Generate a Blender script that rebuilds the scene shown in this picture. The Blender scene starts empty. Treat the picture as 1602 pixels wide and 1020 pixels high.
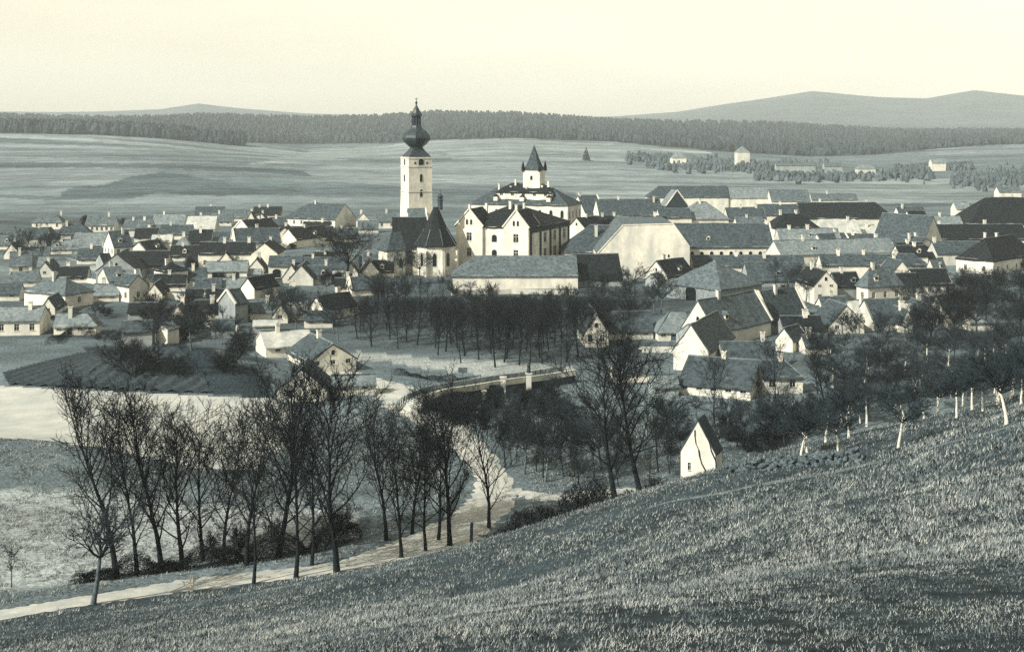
import bpy, math, random
import numpy as np
from mathutils import Vector

# ------------------------------------------------------------------ camera, sky, sun, exposure
F = 1934.0; CX = 801.0; HY = 200.0          # focal length, principal column and horizon row of the photograph
scene = bpy.context.scene
COL = scene.collection
cam_d = bpy.data.cameras.new('camera'); cam = bpy.data.objects.new('camera', cam_d); COL.objects.link(cam)
cam.location = (0, 0, 0); cam.rotation_euler = (math.radians(90), 0, 0)
cam_d.sensor_width = 36; cam_d.lens = 36 * F / 1602; cam_d.shift_y = -(510 - HY) / 1602
cam_d.clip_start = 0.5; cam_d.clip_end = 30000
scene.camera = cam

SUN_TO = Vector((-0.80, -0.60, 0.70)).normalized()
SUN_EL = math.asin(SUN_TO.z); SUN_ROT = math.atan2(SUN_TO.x, SUN_TO.y)
world = bpy.data.worlds.new('World'); scene.world = world; world.use_nodes = True
wn = world.node_tree; wn.nodes.clear()
sky = wn.nodes.new('ShaderNodeTexSky'); sky.sky_type = 'NISHITA'; sky.sun_disc = False
sky.sun_elevation = SUN_EL; sky.sun_rotation = SUN_ROT; sky.dust_density = 1.0; sky.air_density = 1.0; sky.ozone_density = 1.0
WARM = (1.0, 0.90, 0.685); CHR = 0.12
bw = wn.nodes.new('ShaderNodeRGBToBW')
pw = wn.nodes.new('ShaderNodeMath'); pw.operation = 'POWER'; pw.inputs[1].default_value = 0.7
mul = wn.nodes.new('ShaderNodeVectorMath'); mul.operation = 'SCALE'; mul.inputs[0].default_value = (1.0, 0.925, 0.73)
bgn = wn.nodes.new('ShaderNodeBackground'); bgn.inputs[1].default_value = 0.15
mx = wn.nodes.new('ShaderNodeMath'); mx.operation = 'MULTIPLY'; mx.inputs[1].default_value = 1.95
won = wn.nodes.new('ShaderNodeOutputWorld')
wn.links.new(sky.outputs[0], bw.inputs[0]); wn.links.new(bw.outputs[0], pw.inputs[0]); wn.links.new(pw.outputs[0], mx.inputs[0])
bx = wn.nodes.new('ShaderNodeCombineXYZ')
for k in range(3): wn.links.new(bw.outputs[0], bx.inputs[k])
chroma = wn.nodes.new('ShaderNodeVectorMath'); chroma.operation = 'DIVIDE'; wn.links.new(sky.outputs[0], chroma.inputs[0]); wn.links.new(bx.outputs[0], chroma.inputs[1])
warm = wn.nodes.new('ShaderNodeVectorMath'); warm.operation = 'MULTIPLY'; warm.inputs[1].default_value = WARM
half = wn.nodes.new('ShaderNodeVectorMath'); half.operation = 'MULTIPLY_ADD'; half.inputs[1].default_value = (CHR,) * 3; half.inputs[2].default_value = (1 - CHR,) * 3
wn.links.new(chroma.outputs[0], half.inputs[0]); wn.links.new(half.outputs[0], warm.inputs[0]); wn.links.new(warm.outputs[0], mul.inputs[0])

tcn = wn.nodes.new('ShaderNodeTexCoord'); mpn = wn.nodes.new('ShaderNodeMapping'); mpn.inputs['Scale'].default_value = (1.5, 1.5, 9.0); wn.links.new(tcn.outputs['Generated'], mpn.inputs['Vector'])
cl = wn.nodes.new('ShaderNodeTexNoise'); cl.inputs['Scale'].default_value = 2.2; cl.inputs['Detail'].default_value = 5; wn.links.new(mpn.outputs[0], cl.inputs['Vector'])
clr = wn.nodes.new('ShaderNodeMapRange'); clr.inputs[1].default_value = 0.3; clr.inputs[2].default_value = 0.7; clr.inputs[3].default_value = 0.92; clr.inputs[4].default_value = 1.08; wn.links.new(cl.outputs['Fac'], clr.inputs[0])
cm_ = wn.nodes.new('ShaderNodeMath'); cm_.operation = 'MULTIPLY'; wn.links.new(mx.outputs[0], cm_.inputs[0]); wn.links.new(clr.outputs[0], cm_.inputs[1])
wn.links.new(cm_.outputs[0], mul.inputs['Scale']); wn.links.new(mul.outputs[0], bgn.inputs[0]); wn.links.new(bgn.outputs[0], won.inputs[0])

sun_d = bpy.data.lights.new('sun', 'SUN'); sun_d.energy = 4.8; sun_d.angle = math.radians(0.6); sun_d.color = (1.0, 0.965, 0.88)
sun = bpy.data.objects.new('sun', sun_d); COL.objects.link(sun)
sun.rotation_euler = (-SUN_TO).to_track_quat('-Z', 'Y').to_euler()

scene.view_settings.view_transform = 'Standard'; scene.view_settings.look = 'None'
scene.view_settings.exposure = 0.34; scene.view_settings.gamma = 1.0
scene.render.engine = 'CYCLES'
cy = scene.cycles
cy.max_bounces = 5; cy.diffuse_bounces = 2; cy.glossy_bounces = 2; cy.volume_bounces = 1; cy.transparent_max_bounces = 6
cy.use_denoising = False

# ------------------------------------------------------------------ object helpers
def link(o, parent=None):
    COL.objects.link(o)
    if parent is not None: o.parent = parent
    return o
def tag(o, label=None, cat=None, group=None, kind=None):
    if label: o['label'] = label
    if cat: o['category'] = cat
    if group: o['group'] = group
    if kind: o['kind'] = kind
    return o
def empty(name, loc=(0, 0, 0)):
    o = bpy.data.objects.new(name, None); o.location = loc; o.empty_display_size = 0.5
    return link(o)
class MB:
    """collects polygons, becomes one mesh object; coordinates are world, origin is subtracted at build time"""
    def __init__(s): s.v = []; s.f = []; s.m = []
    def poly(s, pts, mi=0):
        i = len(s.v); s.v.extend([tuple(p) for p in pts]); s.f.append(tuple(range(i, i + len(pts)))); s.m.append(mi)
    def box(s, c, ex, ey, ez, hx, hy, z0, z1, mi=0):
        c = Vector(c); ex = Vector(ex); ey = Vector(ey)
        P = [c + ex * a * hx + ey * b * hy for a, b in ((-1, -1), (1, -1), (1, 1), (-1, 1))]
        lo = [(p.x, p.y, z0) for p in P]; hi = [(p.x, p.y, z1) for p in P]
        s.poly(hi, mi); s.poly(lo[::-1], mi)
        for k in range(4): s.poly((lo[k], lo[(k + 1) % 4], hi[(k + 1) % 4], hi[k]), mi)
    def beam(s, a, b, r, mi=0, up=(0, 0, 1)):
        a = Vector(a); b = Vector(b); d = (b - a).normalized()
        x = d.cross(Vector(up))
        if x.length < 1e-3: x = d.cross(Vector((1, 0, 0)))
        x.normalize(); y = x.cross(d)
        A = [a + x * r * i + y * r * j for i, j in ((-1, -1), (1, -1), (1, 1), (-1, 1))]
        B = [p + (b - a) for p in A]
        s.poly(A, mi); s.poly(B[::-1], mi)
        for k in range(4): s.poly((A[k], B[k], B[(k + 1) % 4], A[(k + 1) % 4]), mi)
    def lathe(s, c, prof, n=8, rot=0.0, mi=0):
        rings = [[(c[0] + r * math.cos(rot + 2 * math.pi * k / n), c[1] + r * math.sin(rot + 2 * math.pi * k / n), z) for k in range(n)] for r, z in prof]
        for a, b in zip(rings, rings[1:]):
            for k in range(n): s.poly((a[k], a[(k + 1) % n], b[(k + 1) % n], b[k]), mi)
        s.poly(rings[-1], mi); s.poly(rings[0][::-1], mi)
    def build(s, name, mats, parent=None, org=None, smooth=False):
        me = bpy.data.meshes.new(name)
        o_ = parent.location if parent is not None and org is None else (org or (0, 0, 0))
        if parent is not None and parent.parent is not None and org is None: o_ = Vector(parent.location) + Vector(parent.parent.location)
        me.from_pydata([(x - o_[0], y - o_[1], z - o_[2]) for x, y, z in s.v], [], s.f)
        if not isinstance(mats, (list, tuple)): mats = [mats]
        for m in mats: me.materials.append(m)
        if len(mats) > 1: me.polygons.foreach_set('material_index', s.m)
        if smooth: me.polygons.foreach_set('use_smooth', [True] * len(s.f))
        ob = bpy.data.objects.new(name, me)
        if parent is None: ob.location = o_
        return link(ob, parent)
def np_mesh(name, V, Fc, mats, n=3, mi=None, smooth=False):
    me = bpy.data.meshes.new(name)
    V = np.asarray(V, dtype=np.float32); Fc = np.asarray(Fc, dtype=np.int32)
    me.vertices.add(len(V)); me.vertices.foreach_set('co', V.ravel())
    me.loops.add(Fc.size); me.loops.foreach_set('vertex_index', Fc.ravel())
    me.polygons.add(len(Fc)); me.polygons.foreach_set('loop_start', np.arange(0, Fc.size, n, dtype=np.int32))
    for m in (mats if isinstance(mats, (list, tuple)) else [mats]): me.materials.append(m)
    if mi is not None: me.polygons.foreach_set('material_index', np.asarray(mi, dtype=np.int32))
    me.polygons.foreach_set('use_smooth', np.full(len(Fc), smooth))
    me.update(calc_edges=True); me.validate()
    return me

# ------------------------------------------------------------------ materials
def tint(a):
    """albedo of luminance a in the ink-and-cream palette of the print"""
    k = min(1.0, math.sqrt(max(a, 0)) / 0.85)
    lo = (0.53, 1.02, 1.33); hi = (1.06, 1.0, 0.84)
    return tuple(min(0.95, a * (l * (1 - k) + h * k)) for l, h in zip(lo, hi)) + (1.0,)
def mat(name, a, var=0.35, scale=1.2, rough=0.85, bump=0.0, bscale=6.0, rows=0.0, a2=None, stain=0.0, detail=6):
    m = bpy.data.materials.new(name); m.use_nodes = True; t = m.node_tree; N = t.nodes; L = t.links
    b = N['Principled BSDF']; b.inputs['Roughness'].default_value = rough
    b.inputs['Specular IOR Level'].default_value = 0.25
    geo = N.new('ShaderNodeNewGeometry')
    n1 = N.new('ShaderNodeTexNoise'); n1.inputs['Scale'].default_value = scale; n1.inputs['Detail'].default_value = detail; n1.inputs['Roughness'].default_value = 0.65
    L.new(geo.outputs['Position'], n1.inputs['Vector'])
    r = N.new('ShaderNodeValToRGB'); e = r.color_ramp.elements
    lo = a * (1 - var); hi = a2 if a2 is not None else min(0.92, a * (1 + var))
    e[0].position = 0.32; e[0].color = tint(lo); e[1].position = 0.68; e[1].color = tint(hi)
    L.new(n1.outputs['Fac'], r.inputs['Fac']); out = r.outputs['Color']
    if stain > 0:
        n2 = N.new('ShaderNodeTexNoise'); n2.inputs['Scale'].default_value = 0.35; n2.inputs['Detail'].default_value = 5
        mp = N.new('ShaderNodeMapping'); mp.inputs['Scale'].default_value = (1, 1, 0.35); L.new(geo.outputs['Position'], mp.inputs['Vector']); L.new(mp.outputs[0], n2.inputs['Vector'])
        r2 = N.new('ShaderNodeValToRGB'); r2.color_ramp.elements[0].position = 0.40; r2.color_ramp.elements[1].position = 0.68
        L.new(n2.outputs['Fac'], r2.inputs['Fac'])
        mxn = N.new('ShaderNodeMix'); mxn.data_type = 'RGBA'; mxn.inputs[7].default_value = tint(a * 0.5)
        ml = N.new('ShaderNodeMath'); ml.operation = 'MULTIPLY'; ml.inputs[1].default_value = stain
        L.new(r2.outputs['Color'], ml.inputs[0]); L.new(ml.outputs[0], mxn.inputs[0]); L.new(out, mxn.inputs[6]); out = mxn.outputs[2]
    L.new(out, b.inputs['Base Color'])
    h = None
    if bump > 0:
        n3 = N.new('ShaderNodeTexNoise'); n3.inputs['Scale'].default_value = bscale; n3.inputs['Detail'].default_value = 5
        L.new(geo.outputs['Position'], n3.inputs['Vector']); h = n3.outputs['Fac']
        if rows > 0:
            sx = N.new('ShaderNodeSeparateXYZ'); L.new(geo.outputs['Position'], sx.inputs[0])
            w = N.new('ShaderNodeMath'); w.operation = 'MULTIPLY'; w.inputs[1].default_value = rows; L.new(sx.outputs['Z'], w.inputs[0])
            fr = N.new('ShaderNodeMath'); fr.operation = 'FRACT'; L.new(w.outputs[0], fr.inputs[0])
            ad = N.new('ShaderNodeMath'); ad.operation = 'ADD'; L.new(fr.outputs[0], ad.inputs[0]); L.new(h, ad.inputs[1]); h = ad.outputs[0]
        bp = N.new('ShaderNodeBump'); bp.inputs['Strength'].default_value = bump; bp.inputs['Distance'].default_value = 0.08
        L.new(h, bp.inputs['Height']); L.new(bp.outputs[0], b.inputs['Normal'])
    return m
M = {
 'white': mat('lime_wash', 0.72, 0.14, 0.8, 0.9, 0.2, 4, stain=0.6),
 'cream': mat('cream_render', 0.60, 0.12, 0.8, 0.9, 0.15, 4, stain=0.5),
 'grey': mat('grey_render', 0.34, 0.2, 0.8, 0.9, 0.2, 4, stain=0.5),
 'stone': mat('rubble_stone', 0.24, 0.5, 2.5, 0.95, 0.5, 3),
 'brick': mat('dark_brick', 0.035, 0.3, 2.0, 0.9, 0.2, 8),
 'plank': mat('weathered_plank', 0.10, 0.5, 3.0, 0.9, 0.3, 6),
 'dark': mat('dark_slate_roof', 0.014, 0.65, 1.3, 0.8, 0.6, 5, rows=3.2, stain=0.2),
 'mid': mat('old_tile_roof', 0.068, 0.6, 1.3, 0.85, 0.5, 5, rows=3.2, stain=0.3),
 'lmid': mat('weathered_tile_roof', 0.12, 0.55, 1.3, 0.85, 0.5, 5, rows=3.2, stain=0.3),
 'light': mat('pale_tile_roof', 0.21, 0.45, 1.3, 0.9, 0.5, 5, rows=3.2, stain=0.4),
 'pale': mat('bleached_shingle_roof', 0.48, 0.25, 1.0, 0.9, 0.4, 5, rows=3.2, stain=0.5),
 'copper': mat('dark_sheet_metal', 0.045, 0.5, 1.5, 0.45, 0.2, 3),
 'frame': mat('pale_window_frame', 0.5, 0.1),
 'bark': mat('bark', 0.013, 0.5, 3.0, 0.95, 0.4, 10),
 'twig': mat('twigs', 0.013, 0.4, 2.0, 0.95),
 'barkgrey': mat('grey_bark', 0.11, 0.5, 3.0, 0.95, 0.4, 10),
 'limed': mat('whitewashed_bark', 0.62, 0.25, 6.0, 0.95, 0.3, 10),
 'leaf': mat('dark_leaves', 0.012, 0.5, 0.8, 0.8),
 'bud': mat('spring_buds', 0.03, 0.4, 0.8, 0.85),
 'belt': mat('haze_toned_foliage', 0.10, 0.5, 0.03, 0.9),  # foliage colour made paler, with distance haze put into it
 'needle': mat('forest_needles', 0.05, 0.5, 0.02, 0.9),
 'straw': mat('dry_grass', 0.38, 0.4, 0.6, 0.9),
 'blade': mat('grass_blades', 0.15, 0.6, 0.6, 0.85),
 'road': mat('dusty_road', 0.50, 0.2, 0.5, 0.95, 0.35, 3, stain=0.35),
 'fieldstone': mat('field_stones', 0.10, 0.6, 4.0, 0.95, 0.5, 6),
 'path': mat('worn_path', 0.13, 0.5, 0.8, 0.95, 0.5, 4),
 'sand': mat('pale_bare_field', 0.47, 0.18, 0.15, 0.95, 0.3, 2, stain=0.25),
 'soil': mat('ploughed_soil', 0.05, 0.5, 1.5, 0.95, 0.7, 4),
}
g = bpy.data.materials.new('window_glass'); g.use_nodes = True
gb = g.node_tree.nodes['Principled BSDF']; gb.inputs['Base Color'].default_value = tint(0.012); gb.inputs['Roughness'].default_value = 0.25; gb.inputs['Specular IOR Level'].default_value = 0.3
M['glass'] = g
# ground: field tones come from a colour attribute, grain and relief from noise
m = bpy.data.materials.new('ground_cover'); m.use_nodes = True; t = m.node_tree; N = t.nodes; L = t.links
b = N['Principled BSDF']; b.inputs['Roughness'].default_value = 0.95; b.inputs['Specular IOR Level'].default_value = 0.1
at = N.new('ShaderNodeAttribute'); at.attribute_name = 'cover'
geo = N.new('ShaderNodeNewGeometry')
def gnoise(sc, det, lo, hi, p0=0.3, p1=0.7, msc=None):
    n = N.new('ShaderNodeTexNoise'); n.inputs['Scale'].default_value = sc; n.inputs['Detail'].default_value = det; n.inputs['Roughness'].default_value = 0.7
    src = geo.outputs['Position']
    if msc:
        mp = N.new('ShaderNodeMapping'); mp.inputs['Scale'].default_value = msc; L.new(src, mp.inputs['Vector']); src = mp.outputs[0]
    L.new(src, n.inputs['Vector'])
    r = N.new('ShaderNodeMapRange'); r.inputs[1].default_value = p0; r.inputs[2].default_value = p1; r.inputs[3].default_value = lo; r.inputs[4].default_value = hi
    L.new(n.outputs['Fac'], r.inputs[0]); return r.outputs[0], n.outputs['Fac']
a1, _ = gnoise(2.5, 10, 0.35, 1.65); a2, h2 = gnoise(0.06, 8, 0.6, 1.4); a3, _ = gnoise(0.012, 8, 0.45, 1.55, msc=(0.35, 1.6, 1))
mm = N.new('ShaderNodeMath'); mm.operation = 'MULTIPLY'; L.new(a1, mm.inputs[0]); L.new(a2, mm.inputs[1])
mm2 = N.new('ShaderNodeMath'); mm2.operation = 'MULTIPLY'; L.new(mm.outputs[0], mm2.inputs[0]); L.new(a3, mm2.inputs[1])
sc_ = N.new('ShaderNodeVectorMath'); sc_.operation = 'SCALE'; L.new(at.outputs['Color'], sc_.inputs[0]); L.new(mm2.outputs[0], sc_.inputs['Scale'])
L.new(sc_.outputs[0], b.inputs['Base Color'])
bn = N.new('ShaderNodeTexNoise'); bn.inputs['Scale'].default_value = 2.2; bn.inputs['Detail'].default_value = 8; L.new(geo.outputs['Position'], bn.inputs['Vector'])
bp = N.new('ShaderNodeBump'); bp.inputs['Strength'].default_value = 0.8; bp.inputs['Distance'].default_value = 0.25; L.new(bn.outputs['Fac'], bp.inputs['Height']); L.new(bp.outputs[0], b.inputs['Normal'])
M['ground'] = m

# ------------------------------------------------------------------ terrain
def vnoise(x, y, sc, seed=0):
    """smooth value noise, numpy arrays"""
    x = np.asarray(x, float) / sc + seed * 17.31; y = np.asarray(y, float) / sc - seed * 9.77
    xi = np.floor(x); yi = np.floor(y); fx = x - xi; fy = y - yi
    fx = fx * fx * (3 - 2 * fx); fy = fy * fy * (3 - 2 * fy)
    def h(a, b_): 
        s = np.sin(a * 127.1 + b_ * 311.7 + seed * 74.7) * 43758.5453
        return s - np.floor(s)
    return (h(xi, yi) * (1 - fx) + h(xi + 1, yi) * fx) * (1 - fy) + (h(xi, yi + 1) * (1 - fx) + h(xi + 1, yi + 1) * fx) * fy - 0.5
PLAIN = -41.0
_hp = [(801,1020,9),(1602,1020,9),(400,1020,25),(0,1020,70),(1200,1020,8.5),(0,985,95),(200,960,92),(200,1000,60),(400,930,98),(400,970,62),
       (600,890,108),(600,950,50),(740,865,110),(801,920,60),(801,960,32),(850,850,100),(900,900,50),(960,790,95),(1060,752,85),(1130,740,78),
       (1000,850,55),(1200,800,50),(1200,900,24),(1500,850,22),(1500,750,40),(1350,735,58),(1602,700,42),(1602,650,55),(1602,622,85),(1450,658,76),
       (1300,688,82),(1240,700,88)]
_c = [((x - CX) / F * D, D, -(y - HY) / F * D) for x, y, D in _hp]
_c += [((x - CX) / F * D, D, z) for x, D, z in ((1602,112,-28),(1300,112,-34),(1060,108,-37),(960,112,-40),(1602,150,-46),(1300,145,-47),(1060,140,-48),(801,140,-50),(0,130,-52),(400,132,-50),(600,140,-50),(1900,110,-22),(1900,150,-40))]
_c += [(-20,-10,-6),(20,-10,0.5),(0,-2,-2.2),(-45,45,-25),(50,40,-3),(65,90,-14),(-60,92,-42),(-60,130,-54)]
_c = np.array(_c)
def _phi(r2): return np.where(r2 > 1e-9, 0.5 * r2 * np.log(np.maximum(r2, 1e-9)), 0.0)
_n = len(_c); _d2 = ((_c[:, None, :2] - _c[None, :, :2]) ** 2).sum(2)
_A = np.zeros((_n + 3, _n + 3)); _A[:_n, :_n] = _phi(_d2) + np.eye(_n) * 15.0
_A[:_n, _n] = 1; _A[:_n, _n + 1:] = _c[:, :2]; _A[_n:, :_n] = _A[:_n, _n:].T
_w = np.linalg.solve(_A, np.concatenate([_c[:, 2], [0, 0, 0]]))
def hill(X, Y):
    X = np.asarray(X, float); Y = np.asarray(Y, float); z = np.full(X.shape, -200.0); k = Y < 330
    if k.any(): z[k] = _hill(X[k], Y[k])
    return z
def _hill(X, Y):
    Xc = np.clip(X, -70, 75); Yc = np.clip(Y, -12, 155)
    z = _w[_n] + _w[_n + 1] * Xc + _w[_n + 2] * Yc
    for k in range(_n): z = z + _w[k] * _phi((Xc - _c[k, 0]) ** 2 + (Yc - _c[k, 1]) ** 2)
    z = z - np.maximum(np.abs(X) - 70, 0) * 0.25 * (X < 0) - np.maximum(Y - 155, 0) * 0.3
    return z
_xs = np.array([-300, 0, 150, 250, 310, 380, 480, 600, 680, 800, 960, 1060, 1180, 1270, 1380, 1450, 1525, 1602, 1900], float)
_far = [  # (distance, image row of the ground there for each column in _xs)
 (640, [324]*19),
 (900, [282,280,278,276,276,277,280,282,284,286,288,290,292,292,292,292,290,288,286]),
 (1250,[240,238,238,240,243,246,252,254,252,250,252,256,260,262,262,260,258,256,252]),
 (1650,[206,207,210,216,222,230,240,236,228,220,224,230,238,244,244,240,236,234,230]),
 (2200,[194,196,198,202,206,210,218,214,206,202,206,212,218,222,224,222,220,218,214]),
 (3000,[182,183,188,186,184,185,187,184,179,181,192,194,196,200,206,208,208,208,206]),
 (3600,[196,198,202,200,198,198,200,198,194,196,204,206,208,212,216,216,216,216,214]),
 (5000,[198,198,198,198,197,196,198,200,200,200,200,198,196,194,196,196,194,194,194]),
 (6800,[180,177,176,170,160,168,178,184,186,187,185,178,160,145,153,155,143,151,160]),
 (7800,[195]*19)]
_fd = np.array([d for d, _ in _far], float); _fz = np.array([[-(y - HY) / F * d for y in ys] for d, ys in _far])
def terrain(X, Y):
    X = np.asarray(X, float); Y = np.asarray(Y, float)
    base = PLAIN + 0.8 * vnoise(X, Y, 60, 1) + 0.3 * vnoise(X, Y, 17, 2)
    # grassy mound at the left, between the pale field and the road
    base = base + 2.6 * np.exp(-(((X + 72) / 24) ** 2 + ((Y - 152) / 9) ** 2))
    base = base + 4.6 * np.exp(-(((X + 55) / 15) ** 2 + ((Y - 206) / 9) ** 2))
    hl = hill(X, Y) + 0.5 * vnoise(X, Y, 9, 3) * np.clip(Y / 30, 0.2, 1)
    k = 1.2; d_ = np.clip(hl - base, -30, 30)
    z = base + np.log1p(np.exp(d_ / k)) * k + np.maximum(hl - base - 30, 0)
    Yp = np.maximum(Y, 1.0); px = CX + F * X / Yp
    out = np.zeros_like(z)
    fi = np.array([np.interp(px, _xs, row) for row in _fz]) if z.ndim == 1 else None
    D = np.clip(Y, _fd[0], _fd[-1]); i = np.clip(np.searchsorted(_fd, D) - 1, 0, len(_fd) - 2)
    tt = (D - _fd[i]) / (_fd[i + 1] - _fd[i])
    def cr(p0, p1, p2, p3, t): # monotone-ish cubic through the rows
        m1 = (p2 - p0) * 0.42; m2 = (p3 - p1) * 0.42
        return (2*t**3 - 3*t*t + 1) * p1 + (t**3 - 2*t*t + t) * m1 + (-2*t**3 + 3*t*t) * p2 + (t**3 - t*t) * m2
    ar = np.arange(len(D)); im = np.maximum(i - 1, 0); ip = np.minimum(i + 2, len(_fd) - 1)
    far = cr(fi[im, ar], fi[i, ar], fi[i + 1, ar], fi[ip, ar], tt) + vnoise(X, Y, 260, 5) * np.clip((Y - 700) / 200, 0, 5) + vnoise(X, Y, 900, 6) * np.clip((Y - 3500) / 100, 0, 22)
    s = np.clip((Y - 560) / 160, 0, 1); s = s * s * (3 - 2 * s)
    return z * (1 - s) + far * s
_gx0, _gy0, _gs = -280.0, 2.0, 1.0; _gnx, _gny = 561, 720
_GX, _GY = np.meshgrid(_gx0 + np.arange(_gnx) * _gs, _gy0 + np.arange(_gny) * _gs, indexing='ij')
_GZ = terrain(_GX.ravel(), _GY.ravel()).reshape(_gnx, _gny)
def zt(X, Y):
    fx = (X - _gx0) / _gs; fy = (Y - _gy0) / _gs; i = int(fx); j = int(fy)
    if fx < 0 or fy < 0 or i >= _gnx - 1 or j >= _gny - 1: return float(terrain(np.array([X]), np.array([Y]))[0])
    fx -= i; fy -= j
    return float((_GZ[i, j] * (1 - fx) + _GZ[i + 1, j] * fx) * (1 - fy) + (_GZ[i, j + 1] * (1 - fx) + _GZ[i + 1, j + 1] * fx) * fy)
def zt_many(X, Y):
    fx = (X - _gx0) / _gs; fy = (Y - _gy0) / _gs; i = np.clip(fx.astype(int), 0, _gnx - 2); j = np.clip(fy.astype(int), 0, _gny - 2)
    fx = fx - i; fy = fy - j
    z = (_GZ[i, j] * (1 - fx) + _GZ[i + 1, j] * fx) * (1 - fy) + (_GZ[i, j + 1] * (1 - fx) + _GZ[i + 1, j + 1] * fx) * fy
    bad = (X < _gx0) | (X > _gx0 + _gnx - 2) | (Y < _gy0) | (Y > _gy0 + _gny - 2)
    if bad.any(): z[bad] = terrain(X[bad], Y[bad])
    return z
_ray = np.concatenate([np.geomspace(6, 700, 900), np.geomspace(701, 7500, 700)])
def hit(x, y, dmin=6.0):
    """where the sight line through image point (x, y) meets the ground"""
    D = _ray[(_ray >= dmin) & (_ray < (725 if y > 330 else 8000))]; k = (x - CX) / F; zr = -(y - HY) / F * D
    below = np.nonzero(zr < zt_many(k * D, D))[0]
    d = D[below[0]] if len(below) else 600.0
    return Vector((k * d, d, zt(k * d, d)))
def in_poly(px, py, poly):
    px = np.asarray(px); py = np.asarray(py); r = np.zeros(px.shape, bool); n = len(poly); j = n - 1
    for i in range(n):
        xi, yi = poly[i]; xj, yj = poly[j]
        c = ((yi > py) != (yj > py)) & (px < (xj - xi) * (py - yi) / (yj - yi + 1e-12) + xi)
        r ^= c; j = i
    return r
def world_poly(poly, dmin=6.0): return [tuple(hit(x, y, dmin)[:2]) for x, y in poly]

# ground sheet: one polar sheet, fine where the picture looks
th = np.concatenate([np.arange(-180, -60, 4.0), np.arange(-60, -27, 1.0), np.arange(-27, 27, 0.115), np.arange(27, 60, 1.0), np.arange(60, 180, 4.0)])
th = np.radians(th); nr = 640
dmax = np.where(np.abs(th) < math.radians(42), 7700, 500.0)
tj = np.linspace(0, 1, nr)
R = 1.5 * np.exp(tj[None, :] * np.log(dmax / 1.5)[:, None])
GX = (R * np.sin(th)[:, None]).ravel(); GY = (R * np.cos(th)[:, None]).ravel(); GZ = terrain(GX, GY)
nb = len(th); ii, jj = np.meshgrid(np.arange(nb), np.arange(nr - 1), indexing='ij'); i2 = (ii + 1) % nb
quads = np.stack([ii * nr + jj, i2 * nr + jj, i2 * nr + jj + 1, ii * nr + jj + 1], -1).reshape(-1, 4)[:, ::-1]
gv = np.concatenate([np.stack([GX, GY, GZ], 1), [[0, 0, zt(0, 0.5)]]])
me = np_mesh('ground', gv, quads, M['ground'], 4, smooth=True)
px = CX + F * GX / np.maximum(GY, 1); py = HY - F * GZ / np.maximum(GY, 1)
hz = hill(GX, GY) > PLAIN - 0.5
tone = np.where(hz & (GY < 160), 0.05, 0.16)                          # slope turf, meadow
town = np.clip((GY - 190) / 50, 0, 1) * np.clip((690 - GY) / 190, 0, 1); tone = tone * (1 - town) + 0.135 * town
fw_ = np.clip((GY - 520) / 200, 0, 1); tone = tone * (1 - fw_) + fw_ * (0.19 + 0.13 * vnoise(GX * 0.6 + GY * 0.25, GY, 300, 8) + 0.06 * vnoise(GX, GY, 90, 9))
strip = np.floor((GX * 0.35 + GY * 0.9) / 60.0 + 1.2 * vnoise(GX, GY, 400, 12)); sr = np.sin(strip * 91.7) * 0.5
tone = np.where((GY > 640) & (GY < 1900), tone * (1 + 0.6 * sr), tone)
far_patches = [([(60,312),(150,283),(215,268),(330,281),(440,291),(470,303),(360,309),(240,302),(150,318)], 0.09),
  ([(0,262),(140,262),(250,272),(150,290),(0,300)], 0.20), ([(380,258),(470,240),(640,224),(800,218),(1000,226),(1000,238),(640,240),(500,252)], 0.25),
  ([(480,262),(640,248),(1000,262),(1180,275),(1180,300),(900,300),(640,290),(480,280)], 0.20), ([(690,235),(760,228),(880,236),(980,250),(880,256),(720,250)], 0.22),
  ([(900,300),(1240,272),(1602,292),(1602,312),(900,318)], 0.24), ([(1000,240),(1200,236),(1602,250),(1602,292),(1240,272),(1180,268)], 0.14),
  ([(1350,205),(1480,225),(1602,235),(1602,215),(1450,206)], 0.22), ([(0,300),(300,312),(480,318),(480,336),(0,336)], 0.17)]
for poly, a in far_patches:
    poly = [(-400 if x == 0 else (2000 if x == 1602 else x), y) for x, y in poly]
    tone = np.where(in_poly(px + 30 * vnoise(GX, GY, 60, 61), py + 9 * vnoise(GX, GY, 120, 62) + 5 * vnoise(GX, GY, 35, 63), poly) & (GY > 600) & (GY < 2600), a * (1 + 0.3 * vnoise(GX, GY, 120, 11)), tone)
near_patches = [([(-60,520),(60,524),(140,548),(0,582),(-60,585)], 0.14), ([(130,545),(240,530),(330,545),(425,590),(425,622),(150,612)], 0.04),
  ([(-60,440),(40,446),(110,492),(60,520),(-60,520)], 0.13), ([(200,468),(360,470),(360,530),(230,528)], 0.085), ([(-60,670),(60,676),(170,705),(420,735),(400,770),(150,770),(-60,760)], 0.16),
  ([(-60,760),(150,768),(300,790),(560,800),(560,840),(250,890),(120,915),(-60,930)], 0.32), ([(530,556),(640,574),(760,588),(900,586),(900,572),(760,566),(640,556),(560,548)], 0.36),
  ([(600,575),(700,590),(740,600),(650,606),(590,590)], 0.13), ([(560,440),(1010,420),(1040,480),(1000,545),(700,545),(560,520)], 0.10),
  ([(650,640),(760,630),(880,600),(1040,640),(1040,760),(840,770),(740,690)], 0.15), ([(1040,640),(1250,640),(1250,720),(1130,740),(1040,740)], 0.10),
  ([(95,405),(150,400),(215,432),(190,440)], 0.36), ([(-60,395),(60,400),(140,410),(140,440),(-60,440)], 0.18)]
pjx = px + 14 * vnoise(GX, GY, 6, 51) + 8 * vnoise(GX, GY, 2, 52); pjy = py + 7 * vnoise(GX, GY, 5, 53) + 3 * vnoise(GX, GY, 1.5, 54)
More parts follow.
